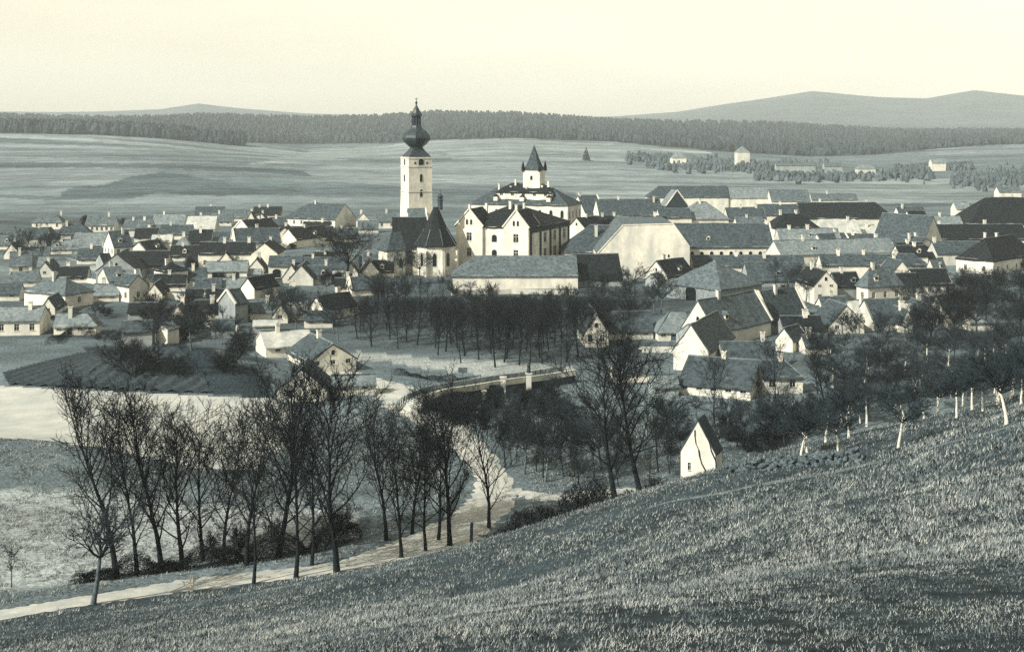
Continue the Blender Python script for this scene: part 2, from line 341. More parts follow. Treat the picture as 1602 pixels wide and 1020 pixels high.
for poly, a in near_patches: tone = np.where(in_poly(pjx, pjy, poly) & (GY > 100) & (GY < 640) & ~(hz & (GY < 140)), a, tone)
forest_edge = np.interp(px, [0, 150, 250, 320, 380, 383, 480, 640, 800, 960, 1060, 1180, 1300, 1450, 1602], [1600, 1630, 1640, 1650, 1660, 1750, 2050, 1850, 1730, 1700, 1620, 1600, 1640, 1750, 1900])
tone = np.where((GY > forest_edge) & (GY < 3700), 0.045, tone)
tone = np.where(GY >= 3700, 0.08 + 0.03 * vnoise(GX, GY, 300, 3), tone)
tone = np.clip(tone, 0.02, 0.6)
k_ = np.minimum(1, np.sqrt(tone) / 0.85)[:, None]
ca = np.ones((len(gv), 4), np.float32); ca[:-1, :3] = tone[:, None] * (np.array([[0.53, 1.02, 1.33]]) * (1 - k_) + np.array([[1.06, 1.0, 0.84]]) * k_)
attr = me.color_attributes.new('cover', 'FLOAT_COLOR', 'POINT'); attr.data.foreach_set('color', ca.ravel())
ground = link(bpy.data.objects.new('ground', me)); tag(ground, kind='structure')

# sheets: roads, path, pale field, ploughed field
def smooth_line(pts, n=10):
    P = [Vector(p) for p in pts]; out = []
    for i in range(len(P) - 1):
        p0 = P[max(i - 1, 0)]; p1 = P[i]; p2 = P[i + 1]; p3 = P[min(i + 2, len(P) - 1)]
        for k in range(n):
            t = k / n
            out.append(0.5 * ((2 * p1) + (p2 - p0) * t + (2 * p0 - 5 * p1 + 4 * p2 - p3) * t * t + (3 * p1 - p0 - 3 * p2 + p3) * t ** 3))
    out.append(P[-1]); return out
def ribbon(name, pts, widths, m, lift=0.06, cross=6, rag=0.12, seed=1):
    rnd = random.Random(seed); L_ = smooth_line([(p[0], p[1], 0) for p in pts], 10); n = len(L_); V = []; Fc = []
    for i, p in enumerate(L_):
        d = (L_[min(i + 1, n - 1)] - L_[max(i - 1, 0)]); d.normalize(); nn = Vector((-d.y, d.x, 0))
        w = np.interp(i / (n - 1), np.linspace(0, 1, len(widths)), widths)
        for c in range(cross + 1):
            o = (c / cross - 0.5) * w + (rnd.uniform(-rag, rag) * w if c in (0, cross) else 0)
            q = p + nn * o; V.append((q.x, q.y, zt(q.x, q.y) + lift - (0.12 if c in (0, cross) else 0)))
    for i in range(n - 1):
        for c in range(cross):
            a = i * (cross + 1) + c; Fc.append((a, a + 1, a + cross + 2, a + cross + 1))
    me = np_mesh(name, V, Fc, m, 4, smooth=True); o = link(bpy.data.objects.new(name, me)); tag(o, kind='structure'); return o
def sheet(name, poly, m, lift, step, ridges=None):
    """a sheet draped on the ground inside a world polygon"""
    xs = [p[0] for p in poly]; ys = [p[1] for p in poly]
    gx = np.arange(min(xs), max(xs) + step, step); gy = np.arange(min(ys), max(ys) + step, step)
    X, Y = np.meshgrid(gx, gy, indexing='ij'); X = X.ravel(); Y = Y.ravel(); Z = terrain(X, Y) + lift
    if ridges: Z = Z + ridges(X, Y)
    inside = in_poly(X + step / 2, Y + step / 2, poly).reshape(len(gx), len(gy))
    ny = len(gy); i, j = np.nonzero(inside[:-1, :-1])
    Fc = np.stack([i * ny + j, (i + 1) * ny + j, (i + 1) * ny + j + 1, i * ny + j + 1], 1)
    used = np.unique(Fc); remap = -np.ones(len(X), int); remap[used] = np.arange(len(used))
    me = np_mesh(name, np.stack([X, Y, Z], 1)[used], remap[Fc], m, 4, smooth=True)
    o = link(bpy.data.objects.new(name, me)); tag(o, kind='structure'); return o
rp = [(-160,1000),(-60,975),(60,953),(180,934),(300,917),(420,903),(530,888),(610,871),(680,850),(735,818),(768,785),(772,752),(745,712),(708,678),(668,652),(640,632)]
ribbon('road', [hit(x, y, 85) for x, y in rp], [4.6,4.6,4.6,4.6,4.6,5,5.5,7,8,7,6,5,5,6,8,10], M['road'])
ribbon('lane', [hit(x, y, 120) for x, y in [(650,640),(620,615),(580,597),(540,585),(490,590)]], [9,8,5,4,4], M['road'], 0.10)
ribbon('footpath', [hit(x, y, 30) for x, y in [(1010,796),(1060,783),(1130,771),(1200,757),(1350,728),(1480,694),(1602,664),(1700,640)]], [0.5, 0.9, 1.2, 1.4, 0.9, 0.6], M['path'], 0.02, 4, 0.6)
ribbon('stream_bank', [hit(x, y, 110) for x, y in [(760,766),(820,772),(880,780),(960,772),(1040,765)]], [2.5, 3, 2], M['road'], 0.1, 4, 0.3)
ribbon('village_lane', [hit(x, y, 200) for x, y in [(1000,545),(1050,548),(1110,546)]], [3, 3], M['road'], 0.08, 4)
ribbon('garden_track', [hit(x, y, 200) for x, y in [(95,410),(140,412),(180,425),(205,432)]], [2.5, 3], M['path'], 0.08, 4)
sheet('bare_field', world_poly([(-140,600),(10,605),(120,612),(250,618),(430,626),(452,640),(440,700),(400,738),(300,735),(170,702),(60,690),(-140,690)], 120), M['sand'], 0.05, 0.8)
pa = hit(2, 584, 120); pb = hit(128, 553, 120); pd = (pb - pa).normalized(); pnv = Vector((-pd.y, pd.x, 0))
sheet('ploughed_field', world_poly([(4,584),(128,553),(180,548),(290,560),(320,590),(330,618),(120,610),(14,603)], 120), M['soil'], 0.25, 0.35,
      lambda X, Y: 0.2 * np.sin((X * pnv.x + Y * pnv.y) * 2 * math.pi / 2.6))

# ------------------------------------------------------------------ buildings
def wob(x, y, z): return 0.075 * (math.sin(x * 1.3 + y * 0.7) + math.sin(x * 0.55 - y * 1.1 + z * 0.8))
def unit_window(kind):
    fr = MB(); pn = MB()
    if kind == 'door':
        for k in range(5): x0 = -0.5 + k * 0.2; fr.poly([(x0 + 0.01, 0.10 + 0.012 * (k % 2), 0), (x0 + 0.19, 0.10 + 0.012 * (k % 2), 0), (x0 + 0.19, 0.10 + 0.012 * (k % 2), 1), (x0 + 0.01, 0.10 + 0.012 * (k % 2), 1)])
        return fr, None
    def bar(x0, x1, z0, z1, y=0.07, th=0.05):
        fr.box(((x0 + x1) / 2, y + th / 2, 0), (1, 0, 0), (0, 1, 0), 0, (x1 - x0) / 2, th / 2, z0, z1)
    bar(-0.5, -0.43, 0, 1); bar(0.43, 0.5, 0, 1); bar(-0.43, 0.43, 0.94, 1); bar(-0.43, 0.43, 0, 0.06)
    bar(-0.035, 0.035, 0.06, 0.94, 0.08, 0.03)
    for x0, x1 in ((-0.43, -0.035), (0.035, 0.43)): bar(x0, x1, 0.63, 0.67, 0.085, 0.025)
    bar(-0.58, 0.58, -0.06, 0.0, -0.10, 0.2)
    pn.poly([(-0.45, 0.135, 0.03), (0.45, 0.135, 0.03), (0.45, 0.135, 0.97), (-0.45, 0.135, 0.97)])
    return fr, pn
def arch_pts(n=8): # unit arch outline, width 1, height 1 (springing at 0.65)
    return [(-0.5, 0), (0.5, 0), (0.5, 0.68)] + [(0.5 * math.cos(math.pi * k / n), 0.68 + 0.32 * math.sin(math.pi * k / n)) for k in range(1, n)] + [(-0.5, 0.68)]
_fr, _pn = unit_window('w'); _dr, _ = unit_window('door')
def raw_mesh(name, mb, mats):
    me = bpy.data.meshes.new(name); me.from_pydata(mb.v, [], mb.f)
    for mm_ in mats: me.materials.append(mm_)
    if len(mats) > 1: me.polygons.foreach_set('material_index', mb.m)
    return me
FRAME_ME = raw_mesh('window_frame', _fr, [M['frame']]); PANE_ME = raw_mesh('window_pane', _pn, [M['glass']]); DOOR_ME = raw_mesh('door', _dr, [M['plank']])
_cb = MB(); _cb.v = list(_fr.v); _cb.f = list(_fr.f); _cb.m = [0] * len(_fr.f); _cb.poly(_pn.v, 1); WIN_ME = raw_mesh('window', _cb, [M['frame'], M['glass']])
_ab = MB(); A_ = arch_pts(); _ab.poly([(x * 0.86, -0.03, 0.05 + z * 0.88) for x, z in A_], 1)
for k in range(len(A_)):
    x0, z0_ = A_[k]; x1, z1_ = A_[(k + 1) % len(A_)]
    _ab.poly([(x0, -0.07, z0_), (x1, -0.07, z1_), (x1 * 0.86, -0.07, 0.05 + z1_ * 0.88), (x0 * 0.86, -0.07, 0.05 + z0_ * 0.88)], 0)
    _ab.poly([(x0, -0.07, z0_), (x0, 0.02, z0_), (x1, 0.02, z1_), (x1, -0.07, z1_)], 0)
ARCH_ME = raw_mesh('arched_window', _ab, [M['frame'], M['glass']])
_gt = MB(); _gt.v = list(_ab.v); _gt.f = list(_ab.f); _gt.m = list(_ab.m); GATE_ME = raw_mesh('gate', _gt, [M['stone'], M['glass']])

def place_window(parent, pos, ang, w, h, kind, near):
    nm = 'door' if kind == 'door' else ('gate' if kind == 'gate' else 'window')
    me = {'door': DOOR_ME, 'gate': GATE_ME, 'arch': ARCH_ME}.get(kind) or (FRAME_ME if near else WIN_ME)
    o = bpy.data.objects.new(nm, me); o.location = Vector(pos) - parent.location; o.rotation_euler = (0, 0, ang); o.scale = (w, 1, h); link(o, parent)
    if near and kind == 'w':
        p = bpy.data.objects.new('pane', PANE_ME); link(p, o)
    return o
def block(parent, C, yaw, a, b, z0, ze, rise, ridge='u', rt=('gable', 'gable'), wall='white', roof='mid', opR=(), opL=(), ch=(), verge=None, near=False,
          oe=0.35, og=0.12, attic=(), cap=True, fl=None, wm=None):
    u = Vector((math.cos(yaw), math.sin(yaw), 0)); v = Vector((-math.sin(yaw), math.cos(yaw), 0)); C = Vector((C[0], C[1], 0)); fl = z0 if fl is None else fl
    P = lambda s, t, z: (C + u * s + v * t) + Vector((0, 0, z))
    W = MB()
    def face(pt, Lf, inward, ops):
        rect = [(c - w / 2, c + w / 2, zb, min(zb + h, ze - 0.12)) for c, zb, w, h, k in ops if k in ('w', 'door') and c - w / 2 > 0.1 and c + w / 2 < Lf - 0.1 and zb + 0.4 < ze - 0.12]
        xs = sorted({0.0, Lf} | {r[0] for r in rect} | {r[1] for r in rect}); zs = sorted({z0, ze} | {r[2] for r in rect} | {r[3] for r in rect})
        for x0, x1 in zip(xs, xs[1:]):
            for q0, q1 in zip(zs, zs[1:]):
                xm = (x0 + x1) / 2; zm = (q0 + q1) / 2
                if any(r[0] < xm < r[1] and r[2] < zm < r[3] for r in rect): continue
                W.poly([pt(x0, q0), pt(x1, q0), pt(x1, q1), pt(x0, q1)])
        dn = inward * 0.16
        for x0, x1, q0, q1 in rect:
            for (p, q) in (((x0, q0), (x1, q0)), ((x1, q0), (x1, q1)), ((x1, q1), (x0, q1)), ((x0, q1), (x0, q0))):
                A = pt(*p); B = pt(*q); W.poly([A, B, B + dn, A + dn])
        return {(r[0] + r[1]) / 2 for r in rect}
    okR = face(lambda x, z: P(x, 0, z), a, v, opR)
    okL = face(lambda x, z: P(0, b - x, z), b, u, opL)
    W.poly([P(a, 0, z0), P(a, b, z0), P(a, b, ze), P(a, 0, ze)]); W.poly([P(a, b, z0), P(0, b, z0), P(0, b, ze), P(a, b, ze)])
    # ridge frame: p along the ridge, q across
    if ridge == 'u': Q = lambda p, q, z: P(p, q, z); Lr, Wq = a, b
    else: Q = lambda p, q, z: P(q, p, z); Lr, Wq = b, a
    zr = ze + rise; H0 = 0.55
    for e, p in ((0, 0.0), (1, Lr)):
        if rt[e] == 'gable': W.poly([Q(p, 0, ze), Q(p, Wq, ze), Q(p, Wq / 2, zr - 0.02)])
        elif rt[e] == 'half':
            W.poly([Q(p, 0, ze), Q(p, Wq, ze), Q(p, Wq * (1 - H0 / 2), ze + rise * H0), Q(p, Wq * H0 / 2, ze + rise * H0)])
    w_ob = W.build('wall', wm or M[wall], parent)
    # roof
    Rf = MB(); sl = rise / (Wq / 2); zl = ze - oe * sl
    def pl(e, h):
        k = rt[e]
        if k == 'gable': d = -og
        elif k == 'hip': d = -oe + (oe + min(Wq * 0.5, Lr * 0.48)) * h
        else: d = -og if h <= H0 else -og + (h - H0) / (1 - H0) * Wq * 0.24
        return d if e == 0 else Lr - d
    hs = [0, 0.28, 0.55, 0.8, 1.0]; nx = max(2, min(14, int(Lr / 1.6)))
    def rp_(p, q, h):
        g_ = Q(p, q, zl + (zr - zl) * h); g_.z += wob(g_.x, g_.y, g_.z) * (0.9 if Lr > 5 else 0.3); return g_
    def qh(h): return -oe + (Wq / 2 + oe) * h
    dz = Vector((0, 0, -0.2))
    for side in (0, 1):
        row = [[rp_(pl(0, h) + (pl(1, h) - pl(0, h)) * i / nx, qh(h) if side == 0 else Wq - qh(h), h) for i in range(nx + 1)] for h in hs]
        for r0, r1 in zip(row, row[1:]):
            for i in range(nx): Rf.poly([r0[i], r0[i + 1], r1[i + 1], r1[i]])
            for i in (0, nx): Rf.poly([r0[i], r1[i], r1[i] + dz, r0[i] + dz])
        for i in range(nx): Rf.poly([row[0][i], row[0][i + 1], row[0][i + 1] + dz, row[0][i] + dz])
        Rf.poly([row[0][0] + dz, row[0][nx] + dz, row[-1][nx] + dz, row[-1][0] + dz])
    for e in (0, 1):
        if rt[e] == 'gable': continue
        h_ = [h for h in hs if rt[e] == 'hip' or h >= H0]
        n_ = 4; row = [[rp_(pl(e, h), qh(h) + (Wq - 2 * qh(h)) * i / n_, h) for i in range(n_ + 1)] for h in h_]
        for r0, r1 in zip(row, row[1:]):
            for i in range(n_): Rf.poly([r0[i], r0[i + 1], r1[i + 1], r1[i]])
        for i in range(n_): Rf.poly([row[0][i], row[0][i + 1], row[0][i + 1] + dz, row[0][i] + dz])
    r_ob = Rf.build('roof', M[roof], parent)
    if cap:
        K = MB(); p0, p1 = pl(0, 1), pl(1, 1); n_ = max(2, nx // 2)
        pts = [rp_(p0 + (p1 - p0) * i / n_, Wq / 2, 1) + Vector((0, 0, 0.03)) for i in range(n_ + 1)]
        for A, B in zip(pts, pts[1:]): K.beam(A, B, 0.10)
        if near:
            for e in (0, 1):
                if rt[e] == 'hip':
                    for sgn in (0, 1):
                        A = rp_(pl(e, 0), qh(0) if sgn == 0 else Wq - qh(0), 0); B = rp_(pl(e, 1), Wq / 2, 1); K.beam(A, B, 0.09)
        K.build('ridge_cap', M['light' if roof in ('dark', 'mid', 'lmid') else 'lmid'], parent)
    if verge:
        for e in (0, 1):
            if rt[e] != 'gable' or (verge == 'near' and e == 1) or (verge == 'far' and e == 0): continue
            p = -0.05 if e == 0 else Lr + 0.05
            Vg = MB()
            for q0, q1 in ((-0.3, Wq / 2), (Wq + 0.3, Wq / 2)):
                A = Q(p, q0, ze - 0.3 * sl + 0.14); B = Q(p, q1, zr + 0.14)
                Vg.beam(A, B, 0.2)
            Vg.build('gable_coping', M['white'], parent)
    for fs, ft in ch:
        s = a * fs; t = b * ft; q = (ft if ridge == 'u' else fs); zz = ze + rise * (1 - abs(2 * q - 1)); c = P(s, t, 0)
        rn = random.Random(int(abs(c.x * 7 + c.y * 13))); hw = rn.uniform(0.32, 0.45); top = max(zz + 1.0, min(zr + 0.9, zz + 2.4)) + rn.uniform(-0.1, 0.4)
        K = MB(); K.box(c, u, v, 0, hw, hw * 0.85, zz - 0.6, top); co = K.build('chimney', M['white' if rn.random() < 0.6 else 'cream'], parent)
        K = MB(); K.box(c, u, v, 0, hw + 0.09, hw * 0.85 + 0.09, top, top + 0.16); K.box(c, u, v, 0, hw * 0.6, hw * 0.5, top + 0.16, top + 0.22, 1)
        K.build('chimney_cap', [M['cream'], M['dark']], co, org=parent.location)
    for ops, Lf, pt, ang in ((opR, a, lambda c: P(c, 0, 0), yaw), (opL, b, lambda c: P(0, b - c, 0), yaw - math.pi / 2)):
        for c, zb, w, h, k in ops:
            if k in ('w', 'door') and not (c - w / 2 > 0.1 and c + w / 2 < Lf - 0.1 and zb + 0.4 < ze - 0.12): continue
            hh = min(h, ze - 0.12 - zb); p = pt(c); p.z = zb; place_window(parent, p, ang, w, hh, k, near)
    for f_, zb, w, h, k in attic:      # small windows in the visible gable, set on the wall
        if ridge == 'u': p = P(0, b * f_, zb); ang = yaw - math.pi / 2
        else: p = P(a * f_, 0, zb); ang = yaw
        place_window(parent, p, ang, w, h, 'arch', near)
    return P, u, v
def auto_ops(n, Lf, z, rows, door=None, w=0.95, h=1.35, sill=0.95, pitch=3.1, kind='w'):
    out = []
    for r in range(rows):
        for i in range(n):
            c = Lf * (i + 0.5) / n
            if door is not None and r == 0 and i == door: out.append((c, z + 0.05, 1.05, 2.1, 'door'))
            else: out.append((c, z + sill + r * pitch, w, h, kind))
    return out
warn = []
def solve(xl, xc, xr, yr, ye, yaw, rd, D, s, rt, dep, pitch, yb):
    y = math.radians(yaw); cs, sn = math.cos(y), math.sin(y); kc, kl, kr = [(q - CX) / F for q in (xc, xl, xr)]
    if yb is not None: D = hit(xc, yb, 130)[1]
    if D is None:
        he = {1: 3.1, 1.5: 4.4, 2: 6.2, 2.5: 7.6, 3: 9.4}[s]; D = 350.0
        for _ in range(4): D = -(zt(kc * D, D) + he) * F / (ye - HY)
    Xc = kc * D; zg = zt(Xc, D); ze = -(ye - HY) / F * D
    a = (kr * D - Xc) / max(0.05, cs - kr * sn)
    kz = (yr - HY) / F
    if yaw >= 8 and xl < xc - 11: b = (Xc - kl * D) / max(0.05, sn + kl * cs)
    elif dep: b = dep
    elif rd == 'u': b = 2 * max(1.5, (-kz * D - ze) / (pitch + kz * cs))
    else: b = 11.0
    a = max(a, 2.0); b = max(min(b, 40), 2.0)
    if dep and yaw >= 8: b = dep
    if yaw >= 8 and not dep and xl >= xc - 11 and rd == 'u': pass
    if rd == 'u': Da = D + b / 2 * cs + (b / 2 * sn if rt[0] == 'hip' else 0)
    else: Da = D + a / 2 * sn + (a / 2 * cs if rt[0] == 'hip' else 0)
    rise = -kz * Da - ze; half = (b if rd == 'u' else a) / 2; r2 = min(max(rise, 0.4 * half), 2.2 * half)
    if abs(r2 - rise) > 0.8: warn.append((xl, xc, xr, yr, round(rise, 1), round(half, 1), round(D)))
    return Xc, D, zg, ze, a, b, r2, y
def house(label, xl, xc, xr, yr, ye, yaw=0, rd='u', D=None, s=1, rt='gable', w='white', r='mid', dep=None, nR=0, nL=0, rows=1, door=None, ch=(), verge=None,
          pitch=0.9, yb=None, cat='house', nm='house', attic=False, kind='w', group='houses of the town', ww=0.95, wh=1.35, sill=0.95):
    if isinstance(rt, str): rt = (rt, rt)
    Xc, D, zg, ze, a, b, rise, y = solve(xl, xc, xr, yr, ye, yaw, rd, D, s, rt, dep, pitch, yb)
    o = empty(nm, (Xc, D, zg)); tag(o, label, cat, group)
    if ze < zg + 1.8: ze = zg + 1.8
    near = D < 240
    if not ch and D < 620 and cat == 'house':
        rc_ = random.Random(int(xl * 7 + yr)); ch = [(rc_.uniform(.2, .8), .5 + rc_.uniform(-.12, .12))] if rd == 'u' else [(.5 + rc_.uniform(-.12, .12), rc_.uniform(.25, .75))]
        if rc_.random() < .3: ch = []
    opR = auto_ops(nR, a, zg, rows, door, ww, wh, sill, kind=kind) if nR else []; opL = auto_ops(nL, b, zg, rows, None, ww, wh, sill, kind=kind) if nL else []
    corners = [(Xc + math.cos(y) * p - math.sin(y) * q, D + math.sin(y) * p + math.cos(y) * q) for p, q in ((0, 0), (a, 0), (0, b), (a, b))]
    z0 = min(zt(*c) for c in corners) - 0.4; z0 = max(z0, zg - 4)
    at = [(0.5, ze + rise * 0.25, 0.7, 0.95, 'arch')] if attic else []
    block(o, (Xc, D), y, a, b, z0, ze, rise, rd, rt, w, r, opR, opL, ch, verge, near, attic=at, cap=D < 620)
    ra = random.Random(int(xr * 3 + ye * 5))
    if cat == 'house' and 215 < D < 480 and rd == 'u' and ze - zg > 2.3 and ra.random() < .5:      # lean-to wing at one end
        e = ra.random() < .5; a2 = ra.uniform(2.6, 4.5); b2 = b * ra.uniform(.55, .8); t0_ = ra.uniform(0.05, .3) * b
        uu = Vector((math.cos(y), math.sin(y), 0)); vv = Vector((-math.sin(y), math.cos(y), 0)); c2 = Vector((Xc, D, 0)) + uu * (a + .02 if e else -a2 - .02) + vv * t0_
        block(o, (c2.x, c2.y), y, a2, b2, z0, zg + ra.uniform(1.9, 2.4), b2 * .36, 'u', ('gable', 'gable'), ra.choice(['white', 'grey', 'cream', 'plank']), ra.choice(['mid', 'lmid', 'light', 'dark']), [(a2 / 2, zg + .9, .7, .8, 'w')], (), (), None, near, cap=False)
    if cat == 'house' and D < 430 and rd == 'u' and rise > 2.6 and ra.random() < .45:               # dormer on the front slope
        uu = Vector((math.cos(y), math.sin(y), 0)); vv = Vector((-math.sin(y), math.cos(y), 0)); c2 = Vector((Xc, D, 0)) + uu * a * ra.uniform(.25, .75) + vv * b * .16; zd = ze + rise * .30; K = MB()
        K.box(c2 + vv * .5, uu, vv, 0, .55, .8, zd - .5, zd + .75); K.poly([c2 + uu * .38 - vv * .32 + Vector((0, 0, zd + .62)), c2 - uu * .38 - vv * .32 + Vector((0, 0, zd + .62)), c2 - uu * .38 - vv * .32 + Vector((0, 0, zd)), c2 + uu * .38 - vv * .32 + Vector((0, 0, zd))], 1)
        A0, A1, A2_ = [c2 + uu * k_ * .8 - vv * .45 + Vector((0, 0, zd + h_)) for k_, h_ in ((-1, .62), (0, 1.35), (1, .62))]
        for P0, P1 in ((A0, A1), (A1, A2_)): K.poly([P0, P1, P1 + vv * 2.4, P0 + vv * 2.4], 2)
        K.poly([A0 + vv * .1, A2_ + vv * .1, A1 + vv * .1]); K.build('dormer', [M[w], M['glass'], M[r]], o)
    return o
def H(*a, **k): return house(*a, **k)

# -- left of the church ------------------------------------------------------------------
H('cream farmhouse with three small windows at the far left edge of town', 47,50,97,335,347, 4, s=1, rt='hip', w='white', r='lmid', nR=3, ch=[(.9,.5)])
H('long house with a row of small windows right of the far cream farmhouse', 131,133,178,338,352, 3, s=1, w='white', r='lmid', nR=6, ch=[(.75,.5)])
H('grey hipped roof in front of the far cream farmhouse', 78,84,142,350,366, 12, s=1, rt='hip', w='cream', r='mid', nR=3)
H('pale thatched roof beside bare trees at the far left', 108,112,162,364,388, 6, s=1, w='grey', r='light', nR=2)
H('narrow tall white house left of a grey slope roof', 162,178,208,362,386, 38, s=2, w='white', r='mid', nR=2, nL=3, rows=2)
H('small white gable on a dark roof behind the long dark barn', 204,230,262,378,393, 55, s=1, w='white', r='dark', nR=1)
H('long dark roofed barn with an arched doorway, left quarter of town', 188,190,260,393,414, 3, s=1.5, w='grey', r='dark', nR=3, kind='arch', cat='barn', nm='barn', ww=1.6, wh=2.4)
H('grey timber gabled barn with broad dark eaves at the left', 150,150,214,397,423, 4, 'v', s=1.5, w='grey', r='mid', dep=11, nR=2, cat='barn', nm='barn', attic=True)
H('small house with a dark hip roof beside a pale wall, left quarter', 241,257,294,411,424, 40, s=1.5, rt='hip', w='white', r='dark', nR=2, nL=1)
H('low cottage with pale left roof slope behind the grey gabled house', 153,170,198,419,440, 30, s=1, w='cream', r='lmid', nR=1)
H('two storey house with bright left wall and grey gable with one window', 179,202,231,430,446, 50, 'v', s=1.5, w='white', r='mid', nR=1, nL=2, rows=1, yb=474)
H('large white house with hipped roof, tall chimney and blank long wall at the left', 38,102,146,435,460, 62, 'v', rt='hip', w='white', r='lmid', nR=1, ch=[(.4,.55)], yb=484)
H('low white cottage with chimney in mid roof below the large left house', 81,84,150,490,509, 6, rt=('gable', 'hip'), w='white', r='light', nR=4, door=1, ch=[(.35,.35)], yb=525)
H('cropped pale roofed house at the left edge above the garden beds', -30,-10,62,480,501, 6, s=1, dep=8, w='white', r='light', nR=3, ch=[(.7,.4)])
H('small old cottage with pale roof by bare trees at left edge', 4,15,50,394,416, 20, s=1, w='white', r='lmid', nR=1, yb=432)
H('sunken garden shed with grey roof in the left shrubbery', 184,190,238,502,517, 14, s=1, w='grey', r='mid', cat='shed', nm='shed', group='sheds of the town')
H('white gable end alone among the left garden trees', 236,262,280,503,514, 60, s=1, w='white', r='light', cat='shed', nm='shed', group='sheds of the town')
H('wide pale roof right of the far chimneys, left of the town', 236,238,288,335,350, 2, s=1, w='cream', r='light', ch=[(.3,.5)])
H('widest pale roof at the far left edge of the fields', 288,290,336,338,357, 3, s=1, w='cream', r='pale')
H('bleached roof between dark roofs in the left quarter', 234,236,268,367,378, 4, s=1, w='white', r='pale')
H('hip roofed grey cottage right of the bleached roof', 271,274,297,369,384, 8, s=1, rt='hip', w='cream', r='light', ch=[(.5,.5)])
H('cottage half hidden behind bare trees near the far cream farmhouse', 30,34,72,356,372, 8, s=1, w='cream', r='mid', nR=2, ch=[(.6,.5)])
H('low house with white chimney among the far left roofs', 190,192,236,344,358, 3, s=1, w='cream', r='lmid', nR=3, ch=[(.3,.5), (.7,.5)])
H('grey cottage behind the pale roof, far left centre', 246,250,300,352,366, 6, s=1, w='white', r='mid', nR=2, ch=[(.3,.5)])
H('dark cottage between the hip roofed cottage and the long dark roof', 290,294,330,360,378, 6, s=1, w='white', r='dark', nR=2)
H('tiny white gabled cottage above the long dark roofed barn', 232,234,252,384,396, 6, 'v', D=405, w='white', r='dark', dep=8)
H('dark roofed cottage right of the long dark roofed barn', 262,266,312,392,408, 8, D=378, w='white', r='dark', nR=2, ch=[(.4,.5)])
H('cottage with dark roof left of the long low arched house', 280,284,322,420,436, 10, D=318, w='cream', r='mid', nR=2)
H('pale small cottage left of the low thatched roof at far left', 74,78,112,376,390, 8, D=400, w='white', r='light', nR=2)
H('dark cottage behind the grey timber gabled barn', 116,120,160,392,408, 8, D=372, w='white', r='mid', nR=2, ch=[(.5,.5)])
H('white cottage with mid grey roof in the left gardens', 300,304,346,436,452, 8, D=300, w='white', r='mid', nR=2)
H('small dark shed in the left town gardens', 286,290,316,452,462, 8, D=285, w='grey', r='dark', cat='shed', nm='shed', group='sheds of the town')
H('far low house with pale wall under the left fields', 318,320,362,334,346, 4, D=520, w='white', r='lmid', nR=4, ch=[(.5,.5)])
H('far grey roof left of the two storey far house', 418,420,446,340,352, 6, D=500, w='white', r='mid', nR=2)
H('far cottage below the two storey far house', 470,474,516,350,364, 6, D=470, w='white', r='dark', nR=2, ch=[(.7,.5)])
H('far small house right of the two storey far house', 556,560,592,346,358, 6, D=480, w='white', r='lmid', nR=2)
H('far cottage behind the round dark tree', 512,516,560,362,376, 6, D=440, w='white', r='mid', nR=2, ch=[(.4,.5)])
H('low dark cottage under the tall two storey gabled house at left', 196,200,246,476,490, 8, D=262, w='grey', r='dark', nR=1)
H('white cottage with dark roof between left gardens and the orchard', 300,304,350,470,486, 8, D=262, w='white', r='dark', nR=2)
H('small gabled cottage facing front in the left gardens', 262,264,290,478,494, 6, 'v', D=255, w='white', r='mid', dep=8, nR=1)
H('grey lean shed near the left garden edge', 326,330,366,500,512, 8, D=240, w='grey', r='mid', cat='shed', nm='shed', group='sheds of the town')
H('pale roofed cottage beside the large white hipped house', 142,146,186,446,462, 10, D=290, w='white', r='light', nR=2)
H('small dark roofed house above the large white hipped house', 86,90,136,420,436, 8, D=325, w='white', r='dark', nR=3)
H('little front gable above the large white hipped house', 56,58,82,414,428, 6, 'v', D=338, w='white', r='mid', dep=9, nR=1)
H('grey cottage left of the dark roofed small house', 10,14,58,430,444, 8, D=318, w='cream', r='lmid', nR=2)
H('white cottage with mid roof at the extreme left middle', -20,-16,30,446,462, 6, D=292, w='white', r='mid', nR=2)
H('house with white front gable left of the narrow tall house', 132,134,160,376,390, 6, 'v', D=398, w='white', r='mid', dep=9, nR=1)
H('dark roofed house between the thatched roof and the narrow tall house', 138,142,176,388,402, 8, D=382, w='white', r='dark', nR=2)
H('small pale front gable right of the hip roofed grey cottage', 298,300,322,372,386, 6, 'v', D=412, w='white', r='dark', dep=9)
H('mid grey roof left of the broad roof with curved verge', 328,332,372,364,380, 8, D=420, w='white', r='mid', nR=2)
H('far dark roof above the widest pale roof at left', 300,304,350,326,338, 6, D=560, w='white', r='mid', nR=3)
H('far cottage among fields left of the pair of small gables', 344,346,384,330,342, 6, D=545, w='white', r='lmid', nR=3)
H('white front gable between long dark roof and low arched house', 388,390,412,404,418, 6, 'v', D=345, w='white', r='dark', dep=9)
H('dark roof right of the open fronted barn', 470,474,512,408,424, 8, D=352, w='white', r='dark', nR=2)
H('white front gable left of the long low roof above the park', 440,442,468,424,442, 6, 'v', D=325, w='white', r='mid', dep=10, nR=1)
H('dark roofed cottage behind the grey gable with white verge', 318,322,362,452,468, 8, D=282, w='white', r='dark', nR=2)
H('mid roof cottage under the tall narrow white gable', 420,424,470,452,470, 8, D=282, w='white', r='mid', nR=2)
H('small white cottage at the foot of the churchyard bank', 520,524,556,444,458, 8, D=305, w='white', r='dark', nR=2)
H('tiny pale outbuilding beside the churchyard chapel', 572,574,596,412,422, 6, D=352, w='white', r='lmid', cat='shed', nm='shed', group='sheds of the town')
H('white front gable above the low dark cottage in the left gardens', 226,228,254,446,462, 6, 'v', D=292, w='white', r='dark', dep=9, nR=1)
